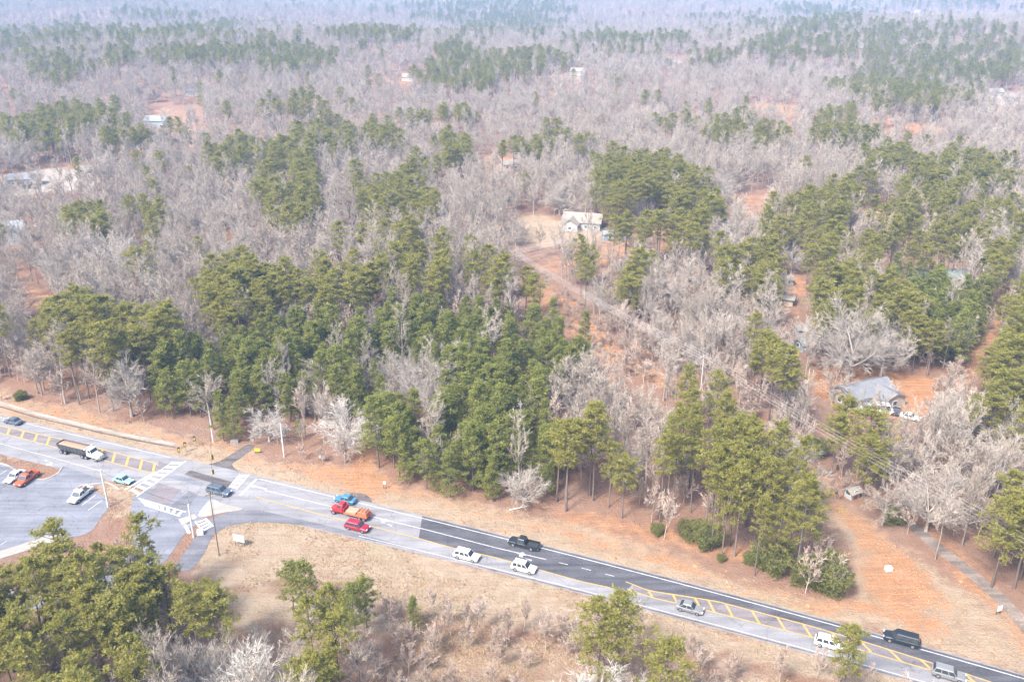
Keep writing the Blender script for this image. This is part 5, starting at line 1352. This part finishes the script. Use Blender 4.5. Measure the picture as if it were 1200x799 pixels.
for t_, lb in ((.46, 'yellow traffic signal hung on the span wire over the near lanes'), (.60, 'yellow traffic signal hung on the span wire over the far lanes')):
    p = pa_.lerp(pb_, t_) - Vector((0, 0, 4 * t_ * (1 - t_) + .35)); signal(p, 1.2, lb)
wire(A4 @ Vector((0, 0, 7.0)), A3 @ Vector((0, 0, 8.3)), .8, 'span wire from the white signal pole to the parking-lot pole', .03, 'span wires at the intersection', 'trim_black')
wire(A5 @ Vector((0, 0, 13)), G(420, 700) + Vector((0, 0, 12)), 1.2, 'service wire from the tall brown pole over the straw verge', .03, 'service wires', 'wire') if False else None
for px, py, lb in ((211, 536, 'pedestrian signal post at the kerb end of the main crosswalk'), (218, 530, 'pedestrian signal post behind the first crosswalk post'), (229, 523, 'dark signal cabinet post on the clay verge behind the crosswalk')):
    g = G(px, py); e = empty('signal_post', g, .4); tag(e, lb, 'signal post', None)
    MB().tube((0, 0, -.2), (0, 0, 2.2), .07, n=8).build('post', 'post_grey', e); b = MB().box(-.28, .28, -.22, .22, 1.5, 2.5).build('head', 'trim_black', e)
    MB().box(-.2, .2, -.25, -.222, 1.65, 2.3).build('face', 'signal_yellow', b)
def board(px, py, ang, wd, hg, z, m, label, name='sign', cat='sign', pm='trim_black'):
    g = G(px, py); e = empty(name, g, ang); tag(e, label, cat)
    MB().box(-wd / 2, wd / 2, -.06, .06, z, z + hg).build('panel', m, e)
    for x in (-wd * .42, wd * .42): MB().tube((x, .11, -.3), (x, .11, z + hg * .9), .05, n=6).build('post', pm, e)
    return e
board(281, 639, -.35, 2.4, 1.4, .9, 'sign_white', 'white sign board on two dark posts on the straw verge')
board(378, 541, -.2, 1.3, .8, .9, 'sign_white', 'small white sign at the young pines beside the dirt track')
board(0, 470, -.3, 1.5, 1.5, 1.6, 'sign_yellow', 'yellow warning sign on the clay bank beside the sidewalk')
board(302, 531, 0, 1.2, .7, .5, 'sign_yellow', 'low yellow sign beside the driveway stub')
board(1170, 720, .3, .9, 1.0, .8, 'sign_white', 'white mailbox board beside the dark driveway', 'mailbox', 'mailbox')
board(451, 573, -.2, .6, .6, 1.2, 'sign_white', 'little white sign on the verge beyond the dirt track')
# utility boxes
def cabinet(px, py, sx_, sy_, sz, m, label, ang=.2):
    g = G(px, py); e = empty('utility_cabinet', g, ang); tag(e, label, 'utility box')
    MB().loft([[(-sx_ * a, -sy_ * a, z), (sx_ * a, -sy_ * a, z), (sx_ * a, sy_ * a, z), (-sx_ * a, sy_ * a, z)] for a, z in ((.5, -.1), (.5, sz * .85), (.44, sz))]).build('housing', m, e)
    MB().box(-sx_ * .56, sx_ * .56, -sy_ * .56, sy_ * .56, -.12, .06).build('plinth', 'concrete', e)
    MB().box(-sx_ * .4, -sx_ * .02, -sy_ * .53, -sy_ * .505, .15, sz * .75).build('door', m, e); MB().box(sx_ * .02, sx_ * .4, -sy_ * .53, -sy_ * .505, .15, sz * .75).build('door', m, e)
cabinet(1041, 668, 1.2, .8, .8, 'sign_white', 'low white utility box on the straw below the wires')
cabinet(235, 626, 1.2, .8, 1.1, 'sign_white', 'white control cabinet beside the slip-lane crosswalk')
cabinet(275, 519, 1.6, .8, .8, 'concrete', 'pale utility box beside the driveway stub')
mat('log', (.66, .60, .54), .9, var=.15, scale=2)
g = G(597, 598); lg = MB().tube((0, 0, .15), (3.6, .9, .45), .13, .05, n=8).tube((2.0, .5, .3), (2.9, 1.3, .75), .06, .02, n=6).build('fallen_log', 'log'); lg.location = g; tag(lg, 'bleached fallen branch lying on the clay bank', 'log')
# clay mounds along the verge
mat('mound_clay', (.36, .19, .10), .95, var=.25, scale=4, bump=.6)
MO = [(541, 612), (590, 624), (719, 655), (815, 663), (855, 687), (947, 709), (1101, 750), (1126, 681)]
for i, (px, py) in enumerate(MO):
    g = G(px, py); r_ = random.Random(i); n = 12; rings = []
    for a, z in ((1, -.05), (.8, .12), (.45, .22), (.1, .25)):
        rings.append([(math.cos(6.283 * k / n) * .55 * a * r_.uniform(.8, 1.2), math.sin(6.283 * k / n) * .5 * a * r_.uniform(.8, 1.2), z) for k in range(n)])
    o = MB().loft(rings).build('clay_mound', 'mound_clay', None, True); o.location = g
    tag(o, 'small orange clay mound on the verge above the dark asphalt' if i < 7 else 'small orange clay mound beside the dark driveway', 'mound', 'clay mounds along the verge' if i < 7 else 'clay mounds by the driveway')

# ------------------------------------------------------------------ dry grass
def tufts(name, polys, n, label, hgt, m):
    vs_, ts = [], []
    for poly, share in polys:
        g = np.array([(p.x, p.y) for p in gp(poly)]); k = int(n * share)
        lo_, hi_ = np.maximum(g.min(0), [-170, 60]), np.minimum(g.max(0), [170, 340])
        p = rng.uniform(lo_, hi_, (k, 2)); p = p[inpoly(p[:, 0], p[:, 1], g)]
        x, y = p[:, 0], p[:, 1]
        ok = ~((y < ytop(x) + .6) & (y > ybot(x) - .4))
        for q_ in (LOT, SIDE, SLIP):
            gg = [(a.x, a.y) for a in gp(q_)]; ok &= ~inpoly(x, y, gg)
        p = p[ok]
        ok = vnoise(p[:, 0], p[:, 1], 5, 2) > .35; p = p[ok]
        nb = 3
        b = np.repeat(p, nb, 0) + rng.normal(0, .12, (len(p) * nb, 2)); N = len(b)
        a = rng.uniform(0, 6.283, N); h = hgt * rng.uniform(.5, 1.2, N); dx, dy = np.cos(a) * .10, np.sin(a) * .10
        ln = rng.normal(0, .14, (N, 2)); z = hills(b[:, 0], b[:, 1])
        V = np.stack([np.stack([b[:, 0] - dx, b[:, 1] - dy, z - .02], 1), np.stack([b[:, 0] + dx, b[:, 1] + dy, z - .02], 1), np.stack([b[:, 0] + ln[:, 0], b[:, 1] + ln[:, 1], z + h], 1)], 1).reshape(-1, 3)
        vs_.append(V); ts.append(np.repeat(np.repeat(rng.random(len(p)), nb), 3))
    V = np.concatenate(vs_); Fc = np.arange(len(V)).reshape(-1, 3)
    return tag(ob(name, npmesh(name, V, Fc, m, np.concatenate(ts))), label, 'grass', kind='stuff')
tufts('dry_grass', [(N_VERGE, .4), (S_VERGE, .35), (W_VERGE, .1), (BRUSH, .3), (CORRIDOR, .2)], 90000, 'dry straw grass on the verges beside the road', .22, 'dry_blades')

# ------------------------------------------------------------------ haze
hz = bpy.data.materials.new('haze_air'); hz.use_nodes = True
nt = hz.node_tree; nt.nodes.remove(nt.nodes['Principled BSDF'])
pv = nt.nodes.new('ShaderNodeVolumePrincipled')
pv.inputs['Color'].default_value = (.34, .60, 1.0, 1); pv.inputs['Density'].default_value = .00022; pv.inputs['Anisotropy'].default_value = .0
nt.links.new(pv.outputs[0], nt.nodes['Material Output'].inputs['Volume'])
hb = MB().box(-7000, 7000, -600, 8200, float(GZ.min()) - 1.5, 112).build('haze', hz); tag(hb, 'pale blue haze over the wooded hills', 'haze', kind='stuff')
print('ground', GZ.min(), GZ.max())
